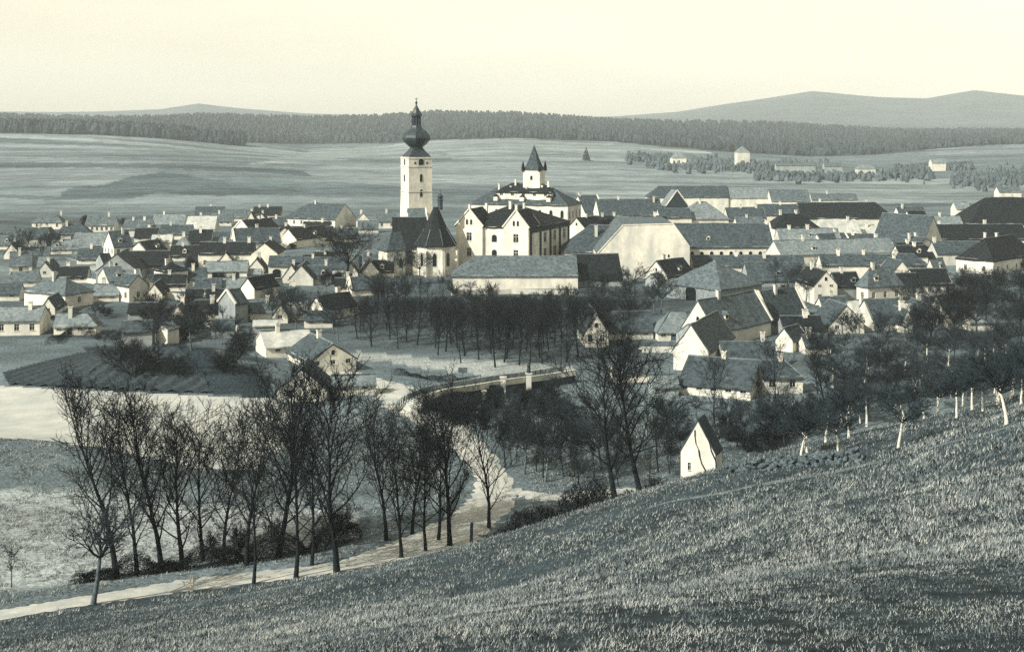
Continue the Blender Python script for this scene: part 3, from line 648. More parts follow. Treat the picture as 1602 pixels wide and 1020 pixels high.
H('white front gable left of the low white cottage with chimney', 62,64,86,470,486, 6, 'v', D=268, w='white', r='mid', dep=9, nR=1)
H('dark roofed cottage under the hip roofed dark house at left', 236,240,290,432,448, 8, D=308, w='white', r='dark', nR=3)
H('white front gable beneath the long dark roof with pale chimneys', 338,340,366,396,412, 6, 'v', D=358, w='white', r='mid', dep=9, nR=1)
H('white front gable behind the long low arched house', 300,302,326,398,412, 6, 'v', D=362, w='white', r='dark', dep=9)
H('bleached cottage roof left of the white outbuilding', 436,440,480,474,490, 8, D=262, w='white', r='pale', nR=2)
H('white front gable right of the slim white gable', 424,426,450,478,496, 6, 'v', D=258, w='white', r='dark', dep=9, nR=1)
H('far white front gable left of the grey hipped roof', 58,60,80,362,374, 6, 'v', D=445, w='white', r='mid', dep=9)
H('far dark roof right of the narrow tall house', 206,210,246,362,376, 8, D=440, w='white', r='dark', nR=2)
H('low roof at left edge under the cottage by bare trees', -20,-16,36,372,386, 6, D=415, w='white', r='lmid', nR=2)
H('white front gable at the left edge beside low roofs', 4,6,30,386,402, 6, 'v', D=385, w='white', r='mid', dep=9, nR=1)
H('dark roof left of the churchyard among white gables', 520,524,566,408,424, 8, D=350, w='white', r='dark', nR=2)
H('white front gable under the dark roof by the churchyard', 536,538,560,422,438, 6, 'v', D=332, w='white', r='mid', dep=9, nR=1)
H('pale cottage above the slim white gable in the gardens', 344,348,384,436,452, 8, D=302, w='white', r='light', nR=2)
# -- between the left gardens and the church ---------------------------------------------
H('far two storey house with dark roof and pale right gable, row of windows', 443,524,556,319,343, 66, 'v', D=510, rt=('gable', 'hip'), w='white', r='mid', nL=7, wh=1.5, dep=None)
H('dark roof with white stepped gable at its left end, behind the grey roofs', 366,388,436,345,359, 55, s=1.5, w='white', r='dark', verge='near', ch=[(.6,.5)])
H('broad grey roof with curved white left verge', 358,368,440,358,380, 22, s=1, w='white', r='mid', verge='near')
H('white triangular gable with dark roof left of the round dark tree', 438,464,524,358,374, 56, s=1, w='white', r='dark')
H('largest bright white gable left of the church', 393,393,434,380,396, 2, 'v', s=2, w='white', r='dark', dep=14, yb=420)
H('second white gable overlapping the largest one on its right', 414,420,470,375,398, 6, 'v', D=420, w='white', r='dark', dep=15)
H('dark roof running right from the twin white gables', 452,456,520,376,397, 5, D=428, s=1, w='white', r='dark')
H('open fronted barn with grey roof and pale rails below the white gables', 418,420,472,401,415, 3, s=1.5, w='white', r='mid', nR=2, cat='barn', nm='barn', kind='arch', ww=2.6, wh=2.6)
H('long dark roof with two pale chimneys left of the white gables', 306,310,396,379,396, 4, s=1.5, w='white', r='dark', nR=4, ch=[(.45,.5), (.9,.5)])
H('long low house with pale grey roof and white arched wall bays', 318,320,386,409,423, 3, s=1, w='white', r='light', nR=2, kind='arch', ww=1.8, wh=2)
H('tall narrow white gable with dark roof, first of the garden gables', 377,398,436,434,450, 58, 'u', s=2, w='white', r='dark')
H('pale roofed cottage beside the tall narrow white gable', 397,412,448,439,463, 45, s=1, w='white', r='light', verge='near')
H('grey gable with white verge at the left of the garden gables', 342,368,388,454,474, 55, s=1.5, w='grey', r='mid', verge='near')
H('slim white gable with long dark roof above the orchard', 357,380,430,469,486, 56, 'u', D=270, w='white', r='dark', ch=[(.95,.3)])
H('low lean roof below the slim white gable', 372,376,432,482,500, 8, D=262, w='white', r='lmid')
H('broad pale gable with grey roof behind bare park trees', 452,452,490,437,458, 2, 'v', D=320, w='cream', r='mid', dep=12)
H('grey roof right of the broad pale gable', 470,474,518,440,460, 6, D=322, w='cream', r='mid', ch=[(.8,.5)])
H('long low roof with white stub chimney above the park trees', 466,470,560,425,441, 4, D=345, s=1, w='white', r='mid', nR=3, ch=[(.2,.5)])
H('small white gable on the long low roof', 503,506,524,416,430, 10, 'v', D=360, w='white', r='mid', dep=8)
H('white gable with dark roof left of the church wall', 563,566,594,423,440, 8, 'v', D=335, w='white', r='dark', dep=11)
H('dark roof behind the white gable left of the church wall', 580,584,616,421,438, 5, D=338, w='white', r='dark', ch=[(.9,.5)])
H('low cottage below the churchyard left of the long barn', 540,550,592,442,460, 20, D=300, w='white', r='mid', verge='near')
H('white house half hidden by bare park trees with dark roof', 484,506,558,463,483, 50, D=262, w='white', r='dark', nR=3, nL=1)
H('white outbuilding behind park trees under the half hidden house', 472,476,520,488,500, 10, D=252, w='white', r='mid', nR=2, cat='shed', nm='shed', group='sheds of the town')
H('low shed with bleached flat roof left of the gable by the lane', 390,396,434,507,515, 10, D=245, w='grey', r='pale', cat='shed', nm='shed', group='sheds of the town', pitch=0.45)
H('white cottage with wide bleached roof behind the lane gable house', 400,416,492,527,549, 22, D=218, w='white', r='pale', nR=2, pitch=0.6)
H('white gabled house with small attic window beside the lane', 450,484,557,541,570, 28, 'v', D=204, w='white', r='mid', dep=None, nR=3, nL=2, attic=True, ch=[(.5,.6)])
H('cottage behind roadside trees with timbered pale gable', 430,432,512,578,612, 4, 'v', D=184, w='cream', r='mid', dep=9, nR=2, attic=True)
H('low pale shed beside the lane right of the timbered gable', 514,520,588,590,604, 12, D=188, w='white', r='light', nR=2, cat='shed', nm='shed', group='sheds of the town')
H('small white house with dark roof left of the round dark tree', 486,490,540,394,408, 6, s=1, w='white', r='dark', nR=2)
H('cottage with white chimney in front of the round dark tree', 486,490,536,405,417, 8, D=362, w='white', r='mid', nR=3)
H('little white house left of the churchyard chapel', 566,570,596,398,408, 8, D=365, w='white', r='mid', nR=2)
H('far white gable left of the tower on the town edge', 556,558,578,334,344, 10, 'v', s=1, w='white', r='lmid', dep=9)
H('far pale house just left of the tower', 586,590,620,333,346, 8, s=1, w='white', r='lmid', nR=2, ch=[(.5,.5)])
H('far pair of white gables on the left skyline, left one', 385,387,398,332,342, 6, 'v', s=1, w='white', r='dark', dep=9)
H('far pair of white gables on the left skyline, right one', 400,402,416,334,343, 6, 'v', s=1, w='white', r='dark', dep=9)
H('far dark roof behind the pair of small white gables', 392,396,440,328,340, 6, D=560, w='white', r='dark', ch=[(.2,.5), (.5,.5)])
# -- right of the church -----------------------------------------------------------------
H('long low barn with pale wall and four roof vents before the school', 706,708,904,401,431, 2, D=313, rt=('hip', 'gable'), w='white', r='lmid', cat='barn', nm='barn', pitch=0.75)
H('dark roofed barn wing right of the long low barn', 900,903,974,398,436, 6, D=318, w='grey', r='dark', cat='barn', nm='barn')
H('grey hipped malthouse wing with crooked white chimney right of the school', 880,884,978,352,394, 3, D=352, rt=('hip', 'gable'), w='white', r='mid', ch=[(.55,.3)])
H('long house with arched windows and white right gable parapet', 1056,1060,1212,350,386, 2, D=372, w='white', r='mid', nR=10, kind='arch', verge='far', ww=1.2, wh=2.0, sill=2.1, ch=[(.97,.5)])
H('small white gabled house just right of the school', 888,916,946,341,358, 52, 'u', D=392, w='white', r='dark', attic=True, ch=[(.5,.5)])
H('large stone barn with arched gate and pale right hip', 1043,1127,1192,408,452, 44, 'v', D=287, rt='hip', w='stone', r='lmid', cat='barn', nm='barn')
H('small gable with dark roof behind the shrubs left of the stone barn', 1010,1044,1086,408,432, 42, 'u', D=318, w='white', r='dark', attic=True)
H('dark and grey roof pair behind the stone barn', 1168,1172,1262,411,438, 4, D=318, w='grey', r='mid', nR=3)
H('long grey roof under the arched window house', 1080,1085,1260,400,416, 3, D=345, w='white', r='mid', ch=[(.4,.5), (.65,.4)])
H('big white gable with tall slit window right of centre', 1066,1118,1206,470,517, 46, 'u', D=229, w='white', r='lmid', attic=True, nL=1, verge='far')
H('dark roofed house with white gable parapet behind the big white gable', 1166,1206,1264,456,500, 36, 'u', D=246, w='grey', r='mid', verge='both', nR=2)
H('cottage with pale left roof slope beside the big white gable', 1026,1030,1078,488,518, 4, D=236, rt=('hip', 'gable'), w='white', r='light', nR=3, door=1)
H('long open shed with receding grey roof below the big white gable', 1090,1108,1148,508,548, 66, 'u', D=206, w='white', r='lmid', cat='shed', nm='shed', dep=6, group='sheds of the town')
H('grey roofed cottage under the open shed', 1128,1132,1212,537,566, 3, D=208, w='white', r='mid', nR=2, ch=[(.85,.5)])
H('dark low roof between the two white gables right of the shed', 1222,1226,1288,500,520, 5, D=240, w='grey', r='dark')
H('white walled cottage with small pointed gable right of the shed', 1213,1240,1262,514,532, 56, 'u', D=224, w='white', r='mid')
H('low foreground house with white wall and bright right gable', 1060,1174,1202,566,608, 68, 'v', D=186, w='white', r='mid', nL=5, door=None, nR=0)
H('small house with chimney right of the low foreground house', 1188,1192,1256,564,589, 4, D=190, rt=('gable', 'hip'), w='white', r='mid', nR=2, ch=[(.55,.5)])
H('white gabled millhouse behind bare trees at the bridge', 914,914,952,490,520, 3, 'v', D=230, w='white', r='mid', dep=12, nR=2, attic=True)
H('grey roof running right from the millhouse gable', 946,950,1022,490,520, 5, D=238, w='cream', r='mid', nR=3)
H('low outbuilding behind the two bare trees by the stream', 955,960,1040,575,592, 5, D=198, w='white', r='lmid', nR=2, cat='shed', nm='shed', group='sheds of the town')
H('small grey hut left of the low foreground house', 1018,1022,1062,592,608, 8, D=188, w='grey', r='light', cat='shed', nm='shed', group='sheds of the town')
# -- right, middle ------------------------------------------------------------------------
H('white gabled house with two windows and round attic opening on the right', 1273,1274,1310,424,445, 8, 'v', D=285, w='white', r='dark', dep=12, nR=2, rows=2, attic=True)
H('dark roof wing right of the two window white gable', 1306,1310,1348,426,447, 10, D=292, w='grey', r='dark', ch=[(.4,.5)])
H('hip roofed white house with small square windows, right', 1340,1358,1412,420,446, 24, rt='hip', D=288, w='white', r='lmid', nR=3, nL=1, ch=[(.3,.5)])
H('pale gable with dark doorway low on the right slope', 1292,1296,1352,482,514, 8, 'v', D=244, w='white', r='mid', dep=9, nR=2, attic=True)
H('bright sloping roof right of the pale doorway gable', 1338,1348,1386,470,498, 30, D=252, w='white', r='pale')
H('grey roofed cottage with white end among the right gardens', 1362,1368,1422,468,504, 10, D=248, w='white', r='mid', nR=2)
H('white topped shed behind the right garden cottage', 1416,1420,1452,474,486, 12, D=262, w='white', r='pale', cat='shed', nm='shed', group='sheds of the town')
H('steep little white gable between right garden roofs', 1408,1410,1428,484,502, 8, 'v', D=246, w='white', r='mid', dep=7)
H('dark roofed white cottage alone before the right tree mass', 1428,1434,1490,421,444, 8, D=300, w='white', r='dark', nR=4, door=3)
H('big dark hipped house with white ridge lines at the right edge', 1496,1554,1625,373,407, 42, 'u', rt='hip', D=345, w='white', r='dark', nR=5, nL=2, ch=[(.3,.6), (.55,.6)])
H('pale pyramid roofed gable left of the big dark hipped house', 1447,1462,1482,402,425, 40, 'u', D=330, w='cream', r='light')
H('long dark roof with three chimneys across the right middle', 1284,1286,1452,398,414, 2, rt=('gable', 'hip'), D=338, w='white', r='mid', ch=[(.18,.5), (.42,.5), (.72,.5)])
H('long pale roof stretching right from the arched window house', 1200,1222,1404,377,398, 16, D=352, w='white', r='light', ch=[(.25,.5), (.9,.6)], dep=9)
H('white ruined outbuilding seen through trees on the right slope', 1484,1488,1512,488,500, 8, D=250, w='white', r='light', cat='shed', nm='shed', group='sheds of the town')
H('pale walled hut behind the right orchard trees', 1514,1518,1556,488,502, 8, D=248, w='white', r='light', cat='shed', nm='shed', group='sheds of the town')
# -- right, far ---------------------------------------------------------------------------
H('large steep roofed house with pointed pale right gable', 1366,1446,1474,338,378, 42, 'v', D=392, w='white', r='mid', nL=6, attic=False, ch=[(.9,.1)])
H('bright cream roof lit among dark roofs on the right', 1284,1290,1348,343,366, 8, D=430, w='cream', r='pale', pitch=0.8)
H('small cream roof right of the bright cream roof', 1346,1348,1372,353,364, 4, D=440, w='cream', r='pale')
H('very long dark hipped roof on the right skyline of town', 1250,1254,1402,317,341, 2, rt=('gable', 'hip'), D=500, w='white', r='dark', nR=0, ch=[(.25,.6), (.75,.6)])
H('huge dark roof at the far right edge', 1512,1518,1640,309,350, 4, rt=('hip', 'gable'), D=455, w='white', r='dark')
H('long dark roof below the huge right edge roof', 1462,1466,1610,351,374, 3, D=418, w='white', r='dark', ch=[(.1,.6), (.6,.6)])
H('pale low roof left of the huge right edge roof', 1458,1462,1506,338,350, 4, D=455, w='white', r='light', ch=[(.3,.5)])
H('small dark roof before the steep roofed house', 1390,1398,1462,380,394, 12, D=372, rt='hip', w='cream', r='dark')
H('white gable with two chimneys right of the steep roofed house', 1424,1432,1466,372,388, 30, 'v', D=382, w='white', r='mid', dep=10, ch=[(.3,.5), (.6,.5)])
H('grey roof with round white gable at the far right', 1460,1466,1540,378,396, 6, D=368, w='cream', r='mid', ch=[(.05,.5)])
H('far barn with long roof and white wall on the town edge', 1012,1015,1140,291,308, 2, D=560, rt=('hip', 'gable'), w='white', r='mid', cat='barn', nm='barn')
H('pale roofed far barn joined to the long far barn', 1138,1141,1206,293,309, 2, D=562, w='white', r='light', cat='barn', nm='barn')
H('third far barn on the town edge, partly behind roofs', 1204,1207,1268,297,314, 2, D=556, w='white', r='lmid', cat='barn', nm='barn')
H('low far roof right of the third far barn', 1266,1270,1342,303,312, 2, D=575, w='cream', r='lmid')
H('dark gable edged with white verges on the far town side', 1040,1043,1076,298,321, 4, 'v', D=500, w='brick', r='light', dep=12, verge='near')
H('grey roof with white left verge behind the school', 908,916,946,306,335, 20, D=480, w='white', r='mid', verge='far', ch=[(.1,.5)])
H('big grey roof with small chimney behind the malthouse', 932,938,1038,312,337, 8, D=470, w='white', r='mid', nR=5, ch=[(.35,.5), (.9,.4)])
H('cluster cottage with dark roof left above the malthouse', 918,922,968,338,350, 8, D=430, w='white', r='dark', nR=2, ch=[(.5,.5), (.9,.5)])
H('small white gable above the malthouse ridge', 966,970,1000,340,352, 30, 'v', D=425, w='white', r='lmid', dep=9)
H('dark roof with chimney above the malthouse right end', 1004,1008,1046,338,350, 6, D=432, w='white', r='dark', ch=[(.5,.5)])
H('pale hipped roof with dark right slope above the long house', 1064,1070,1140,316,342, 8, rt='hip', D=455, w='white', r='light', nR=4)
H('low grey roof left of the pale hipped roof', 1028,1032,1082,326,340, 6, D=452, w='white', r='mid', nR=2)
H('grey roof behind small trees above the long house', 1136,1140,1200,325,344, 5, D=462, w='white', r='mid', ch=[(.4,.5), (.8,.5)])
H('dark roof with two white chimneys right of the long house gable', 1206,1212,1282,334,356, 10, D=425, rt='hip', w='white', r='dark', ch=[(.25,.5), (.6,.5)])
H('pale roof below the dark two chimney roof', 1214,1220,1316,358,374, 4, D=398, w='cream', r='light', ch=[(.2,.5), (.5,.5)])
H('grey gabled roof left of the bright cream roof', 1180,1186,1252,320,336, 6, D=480, w='white', r='mid', ch=[(.6,.5)])
H('small grey roof with white gable under the bright cream roof', 1280,1286,1330,366,380, 20, D=396, w='white', r='mid', verge='far')
H('dark flat roof right of the bright cream roof', 1316,1320,1372,366,378, 4, D=402, w='cream', r='mid')
H('small white cottage behind the far right tree', 1420,1424,1452,330,342, 6, D=478, w='white', r='dark')
H('far white hut at the field edge on the right', 1492,1496,1518,316,326, 4, D=520, w='white', r='light', cat='hut', nm='hut', group='sheds of the town')
H('white front gable behind the hip roofed white house at right', 1396,1398,1424,408,424, 6, 'v', D=318, w='white', r='mid', dep=9, nR=1)
H('dark cottage right of the hip roofed white house', 1398,1402,1440,428,446, 8, D=298, w='white', r='dark', nR=2)
H('low cottage between the doorway gable and the right gardens', 1284,1288,1330,464,482, 8, D=262, w='white', r='mid', nR=2)
H('white front gable right of the right garden cottage', 1440,1442,1468,480,498, 6, 'v', D=256, w='white', r='mid', dep=9, nR=1)
H('grey roof behind the ruined white outbuilding', 1470,1474,1520,470,488, 8, D=268, w='white', r='mid', nR=2)
H('far grey roof between the dark skyline roof and the steep house', 1404,1408,1450,324,338, 6, D=500, w='white', r='mid', nR=2)
H('far pale cottage right of the grey cottage behind trees', 1150,1154,1196,340,354, 6, D=430, w='white', r='lmid', nR=2)
H('small white front gable beside the long dark roof with chimneys', 1276,1278,1300,386,400, 6, 'v', D=360, w='white', r='dark', dep=9)
H('dark roof between the pale long roof and the big dark hipped house', 1404,1408,1452,384,400, 8, D=356, w='white', r='dark', nR=2)
H('low roof right of the white walled pointed gable cottage', 1256,1260,1300,530,546, 8, D=222, w='white', r='mid', nR=2)
# distant estate on the slope
G2 = 'distant farm buildings'
H('distant pale manor with pointed roof on the right slope', 1153,1154,1173,229,238, 4, D=1250, rt='hip', w='cream', r='light', cat='manor', nm='manor', group=G2)
H('distant long white wing below the pointed manor', 1212,1214,1276,255,259, 2, D=1080, w='grey', r='lmid', nR=0, cat='wing', nm='manor_wing', group=G2)
H('distant low pale barn right of the long white wing', 1288,1290,1318,254,260, 2, D=1080, w='grey', r='lmid', group=G2)
H('distant domed pale roof at the end of the estate row', 1340,1342,1370,258,264, 4, D=1040, w='cream', r='light', rt='hip', group=G2)
H('lone distant white house between two dark tree clumps', 1456,1458,1480,249,255, 4, D=1150, w='white', r='light', group=G2)
H('distant white hipped farmhouse left of the estate', 1050,1052,1074,238,247, 4, D=1200, rt='hip', w='white', r='light', group=G2)
H('distant grey farm roof just above the far barns at right', 1560,1563,1598,292,300, 4, D=700, w='white', r='lmid', group=G2)

# malthouse: deep block under a flat-topped roof, its blank trapezoid gable to the front
mh = empty('malthouse', ((1000 - CX) / F * 338, 338, PLAIN)); tag(mh, 'white malthouse with great blank trapezoid gable', 'malthouse')
_s = 338.0 / F; gx = lambda x, y, d=0.0: Vector(((x - CX) * _s, 338.0 + d, -(y - HY) * _s))
G_ = [(934, 470), (1079, 470), (1079, 387), (1053, 351), (975, 353), (934, 398)]; dep_ = 26.0; K = MB()
fr = [gx(*q_) for q_ in G_]; bk = [gx(*q_, 0) + Vector((0, dep_, 0)) for q_ in G_]
K.poly(fr); K.poly(bk[::-1]); K.poly([fr[0], fr[5], bk[5], bk[0]]); K.poly([fr[1], bk[1], bk[2], fr[2]]); K.build('wall', M['white'], mh)
K = MB(); up = Vector((0, 0, .22)); off = Vector((0, .25, 0))
for A, B in ((5, 4), (4, 3), (3, 2)):
    n_ = 8
    for i_ in range(n_):
        y0 = off + Vector((0, (dep_ - .3) * i_ / n_, 0)); y1 = off + Vector((0, (dep_ - .3) * (i_ + 1) / n_, 0))
        K.poly([fr[A] + y0 + up, fr[B] + y0 + up, fr[B] + y1 + up, fr[A] + y1 + up])
    K.poly([fr[A] + off + up, fr[B] + off + up, fr[B] + off - up * .5, fr[A] + off - up * .5])
K.build('roof', M['lmid'], mh)
K = MB(); K.beam(fr[5] + up * .6, fr[4] + up * .6, .14); K.beam(fr[4] + up * .6, fr[3] + up * .6, .14); K.beam(fr[3] + up * .6, fr[2] + up * .6, .14); K.build('gable_coping', M['white'], mh)
# ------------------------------------------------------------------ school
def px_len(n, D): return n / F * D
sch = empty('school', ((829 - CX) / F * 345, 345, PLAIN)); tag(sch, 'three storey white school with two gabled front bays and brick right side', 'school')
D = 345.0; Xc = (829 - CX) / F * D; yaw = math.radians(66); zg = zt(Xc, D); ze = -(357 - HY) / F * D
Xc, D, _, ze, a, b, rise, yaw = solve(716, 829, 890, 328, 357, 66, 'v', 345.0, 1, ('hip', 'hip'), None, 0.9, None)
rise = 5.6
opR = []
for i in range(4):
    for zb, h in ((ze - 5.0, 3.1), (ze - 9.4, 2.9)): opR.append((a * (i + 0.5) / 4, zb, 2.2, h, 'w'))
P, u, v = block(sch, (Xc, D), yaw, a, b, PLAIN - 1, ze, rise, 'v', ('hip', 'hip'), 'white', 'dark', opR, [], [(.35,.28), (.4,.5), (.3,.78)], None, True)
for i in range(5):   # dark brick piers and the dark frieze of the right side
    K = MB(); c = P(min(max(a * i / 4, 0.5), a - 0.5), -0.12, 0); K.box(c, u, v, 0, 0.5, 0.14, PLAIN - 1, ze - 0.3); K.build('brick_pier', M['brick'], sch)
K = MB(); c = P(a / 2, -0.14, 0); K.box(c, u, v, 0, a / 2, 0.16, ze - 1.5, ze - 0.32); K.build('frieze', M['brick'], sch)
for c_px0, c_px1 in ((716, 757), (790, 829)):
    def t_of(x): k = (x - CX) / F; return (Xc - k * D) / (math.sin(yaw) + k * math.cos(yaw))
    t1, t0 = t_of(c_px0), t_of(c_px1); wb = t1 - t0; O = P(-1.0, t0 + 0.02, 0)
    ops = [(wb / 2, ze - 4.2, 1.7, 2.5, 'w'), (wb / 2, ze - 8.6, 1.5, 2.5, 'w')]
    block(sch, (O.x, O.y), yaw, 9, wb, PLAIN - 1, ze + 0.3, 4.6, 'u', ('gable', 'gable'), 'white', 'dark', [], ops, [(.05, .5)], 'near', True, attic=[(0.42, ze + 0.4, 0.75, 1.7, 'arch'), (0.58, ze + 0.4, 0.75, 1.7, 'arch')])
tm = (t_of(757) + t_of(790)) / 2
for zb in (ze - 4.4, ze - 8.6): q = P(0, tm, zb); place_window(sch, q, yaw - math.pi / 2, 1.8, 2.3, 'arch', True)
# ------------------------------------------------------------------ town hall with corner tower
th_o = empty('town_hall', ((888 - CX) / F * 400, 400, PLAIN)); tag(th_o, 'large town hall with hipped roofs and pointed tower behind the school', 'town hall')
Xc, D, _, ze, a, b, rise, yaw = solve(735, 888, 909, 297, 321, 70, 'v', 400.0, 1, ('hip', 'hip'), None, 0.9, None)
opR = [(a * (i + 0.5) / 4, ze - 4.6, 1.0, 2.6, 'arch') for i in range(4)]; opL = [(b * (i + 0.5) / 9, ze - 4.4, 1.2, 2.8, 'arch') for i in range(9)]
P, u, v = block(th_o, (Xc, D), yaw, a, b, PLAIN - 1, ze, 5.2, 'v', ('hip', 'hip'), 'white', 'mid', opR, opL, [(.3,.3), (.3,.62), (.35,.75), (.25,.45)], None, False)
Xc2, D2, _, ze2, a2_, b2, r2, y2 = solve(776, 862, 874, 282, 301, 70, 'v', 404.0, 1, ('hip', 'hip'), None, 0.9, None)
block(th_o, (Xc2, D2), y2, min(a2_, 11), b2, ze - 0.5, ze2, 2.6, 'v', ('hip', 'hip'), 'white', 'dark', [], [(b2 * (i + .5) / 5, ze2 - 1.3, 1.1, 0.9, 'w') for i in range(5)], [(.3,.35), (.4,.7), (.4,.1)], None, False)
Dt = 408.0; s_ = Dt / F; ct = ((836 - CX) * s_, Dt + 3, 0); zb_, zs, za = -(292 - HY) * s_, -(267 - HY) * s_, -(229 - HY) * s_
K = MB(); K.box(ct, u, v, 0, 2.9, 2.9, zb_ - 6, zs); K.build('tower', M['white'], th_o)
K = MB(); K.lathe(ct, [(4.25, zs - 0.05), (4.1, zs + 0.25), (3.0, zs + 1.5), (1.9, zs + 3.8), (0.06, za + .4)], 4, yaw + math.pi / 4); K.build('tower_spire', M['mid'], th_o)
for i, j in ((-1, -1), (1, -1), (1, 1), (-1, 1)):
    c = Vector(ct) + u * 2.9 * i + v * 2.9 * j; K = MB(); K.lathe(c, [(0.55, zs - 0.3), (0.5, zs + 1.3), (0.05, zs + 3.2)], 6); K.build('pinnacle', M['dark'], th_o)
place_window(th_o, Vector(ct) - u * 2.9 + Vector((0, 0, zs - 3.2)), yaw - math.pi / 2, 0.9, 1.6, 'arch', False)
for i in range(3):   # dormers on the long slope
    c = P(1.5, b * (0.2 + 0.27 * i), 0); K = MB(); K.box(c, u, v, 0, 0.9, 0.7, ze + 0.8, ze + 2.2); K.lathe(c, [(1.35, ze + 2.2), (0.1, ze + 3.1)], 4, yaw + math.pi / 4, 1)
    K.build('dormer', [M['white'], M['dark']], th_o)

# ------------------------------------------------------------------ church
ch_o = empty('church', ((660 - CX) / F * 350, 350, PLAIN)); tag(ch_o, 'white parish church with tall onion domed tower', 'church')
Dt = 365.0; s_ = Dt / F; yaw = math.radians(24); u = Vector((math.cos(yaw), math.sin(yaw), 0)); v = Vector((-math.sin(yaw), math.cos(yaw), 0))
Zp = lambda y: -(y - HY) * s_
ct = Vector(((650.5 - CX) * s_, Dt + 2, 0)); hs_ = 3.62
K = MB(); K.box(ct, u, v, 0, hs_, hs_, Zp(300), Zp(246))
lo = [ct + u * hs_ * 1.0 * i + v * hs_ * 1.0 * j for i, j in ((-1, -1), (1, -1), (1, 1), (-1, 1))]; fl_ = [ct + u * hs_ * 1.13 * i + v * hs_ * 1.13 * j for i, j in ((-1, -1), (1, -1), (1, 1), (-1, 1))]
for k in range(4): K.poly([(fl_[k].x, fl_[k].y, PLAIN - 1), (fl_[(k + 1) % 4].x, fl_[(k + 1) % 4].y, PLAIN - 1), (lo[(k + 1) % 4].x, lo[(k + 1) % 4].y, Zp(300)), (lo[k].x, lo[k].y, Zp(300))])
K.build('tower', M['white'], ch_o)
for yy in (248, 261, 300):
    K = MB(); K.box(ct, u, v, 0, hs_ + 0.12, hs_ + 0.12, Zp(yy) - 0.12, Zp(yy) + 0.12); K.build('string_course', M['cream'], ch_o)
def fw(du, z, w, h, kind='arch'): place_window(ch_o, ct + u * du - v * hs_ + Vector((0, 0, z)), yaw, w, h, kind, False)
fw(0.2, Zp(259), 1.9, 2.1); fw(-1.7, Zp(257), .6, .8); fw(2.0, Zp(257), .6, .8); fw(0.2, Zp(285), .95, 2.6); fw(0.2, Zp(309), .95, 2.6)
for z, h in ((259, 2.1), (285, 2.4)): place_window(ch_o, ct - u * hs_ + Vector((0, 0, Zp(z))), yaw - math.pi / 2, 1.2, h, 'arch', False)
K = MB(); q2 = math.sqrt(2)
K.lathe(ct, [(28.5 * s_ * 0.92, Zp(247.5)), (28.5 * s_ * 0.92, Zp(246)), (24 * s_ * 0.9, Zp(242)), (15 * s_, Zp(236)), (10.5 * s_, Zp(231))], 4, yaw + math.pi / 4); K.build('tower_roof', M['copper'], ch_o)
K = MB(); K.lathe(ct, [(9.5 * s_, Zp(234)), (10 * s_, Zp(231)), (17 * s_, Zp(225)), (21 * s_, Zp(220)), (22 * s_, Zp(216)), (21 * s_, Zp(212)), (17 * s_, Zp(207)), (11.5 * s_, Zp(203)), (9 * s_, Zp(200)), (8 * s_, Zp(197))], 8, yaw + math.pi / 8); K.build('onion_dome', M['copper'], ch_o)
lan = MB()
for k in range(8):
    an = yaw + math.pi / 8 + k * math.pi / 4; p = ct + Vector((math.cos(an), math.sin(an), 0)) * 6.2 * s_; lan.beam((p.x, p.y, Zp(198)), (p.x, p.y, Zp(181)), 0.17)
lan.lathe(ct, [(7.2 * s_, Zp(198)), (7.2 * s_, Zp(196))], 8, yaw + math.pi / 8); lan.lathe(ct, [(3.8 * s_, Zp(196)), (3.8 * s_, Zp(182))], 8, yaw); lan.build('lantern', M['copper'], ch_o)
K = MB(); K.lathe(ct, [(8.8 * s_, Zp(182)), (9.0 * s_, Zp(179.5)), (7 * s_, Zp(177)), (5.8 * s_, Zp(174)), (4.6 * s_, Zp(171)), (2.6 * s_, Zp(168)), (1.5 * s_, Zp(165)), (1.1 * s_, Zp(163)), (2.0 * s_, Zp(161.5)), (1.9 * s_, Zp(160)), (.6 * s_, Zp(159)), (.35 * s_, Zp(153))], 8, yaw + math.pi / 8); sp = K.build('spire', M['copper'], ch_o)
K = MB(); K.beam((ct.x - .45, ct.y, Zp(155)), (ct.x + .45, ct.y, Zp(155)), 0.07); K.build('cross', M['copper'], sp, org=ch_o.location)
# nave, sacristy, chapel
Xc, D, zg, ze, a, b, rise, yn = solve(612, 614, 700, 340, 392, 5, 'u', 350.0, 1, ('gable', 'gable'), 11, 0.9, None)
block(ch_o, (Xc, D), yn, a * 0.62, b, PLAIN - 1, ze, rise, 'u', ('gable', 'gable'), 'white', 'dark', auto_ops(3, a * 0.62, zg + 1.5, 1, w=1.1, h=3.2, kind='arch'), [], (), None, False)
Xc, D, zg, ze, a, b, rise, yn = solve(636, 640, 668, 327, 345, 10, 'u', 357.0, 1, ('gable', 'gable'), 9, 0.9, None)
block(ch_o, (Xc, D), yn, a, b, PLAIN - 1, ze, rise, 'u', ('gable', 'gable'), 'white', 'lmid', [], [], (), 'far', False)
Xc, D, zg, ze, a, b, rise, yn = solve(592, 606, 634, 364, 390, 30, 'u', 341.0, 1, ('hip', 'hip'), None, 0.9, None)
block(ch_o, (Xc, D), yn, a, b, PLAIN - 1, ze, max(rise, 3.5), 'u', ('hip', 'gable'), 'white', 'mid', auto_ops(2, a, zg + 1.2, 1, w=1.1, h=2.8, kind='arch'), auto_ops(1, b, zg + 1.2, 1, w=1.1, h=2.8, kind='arch'), (), None, False)
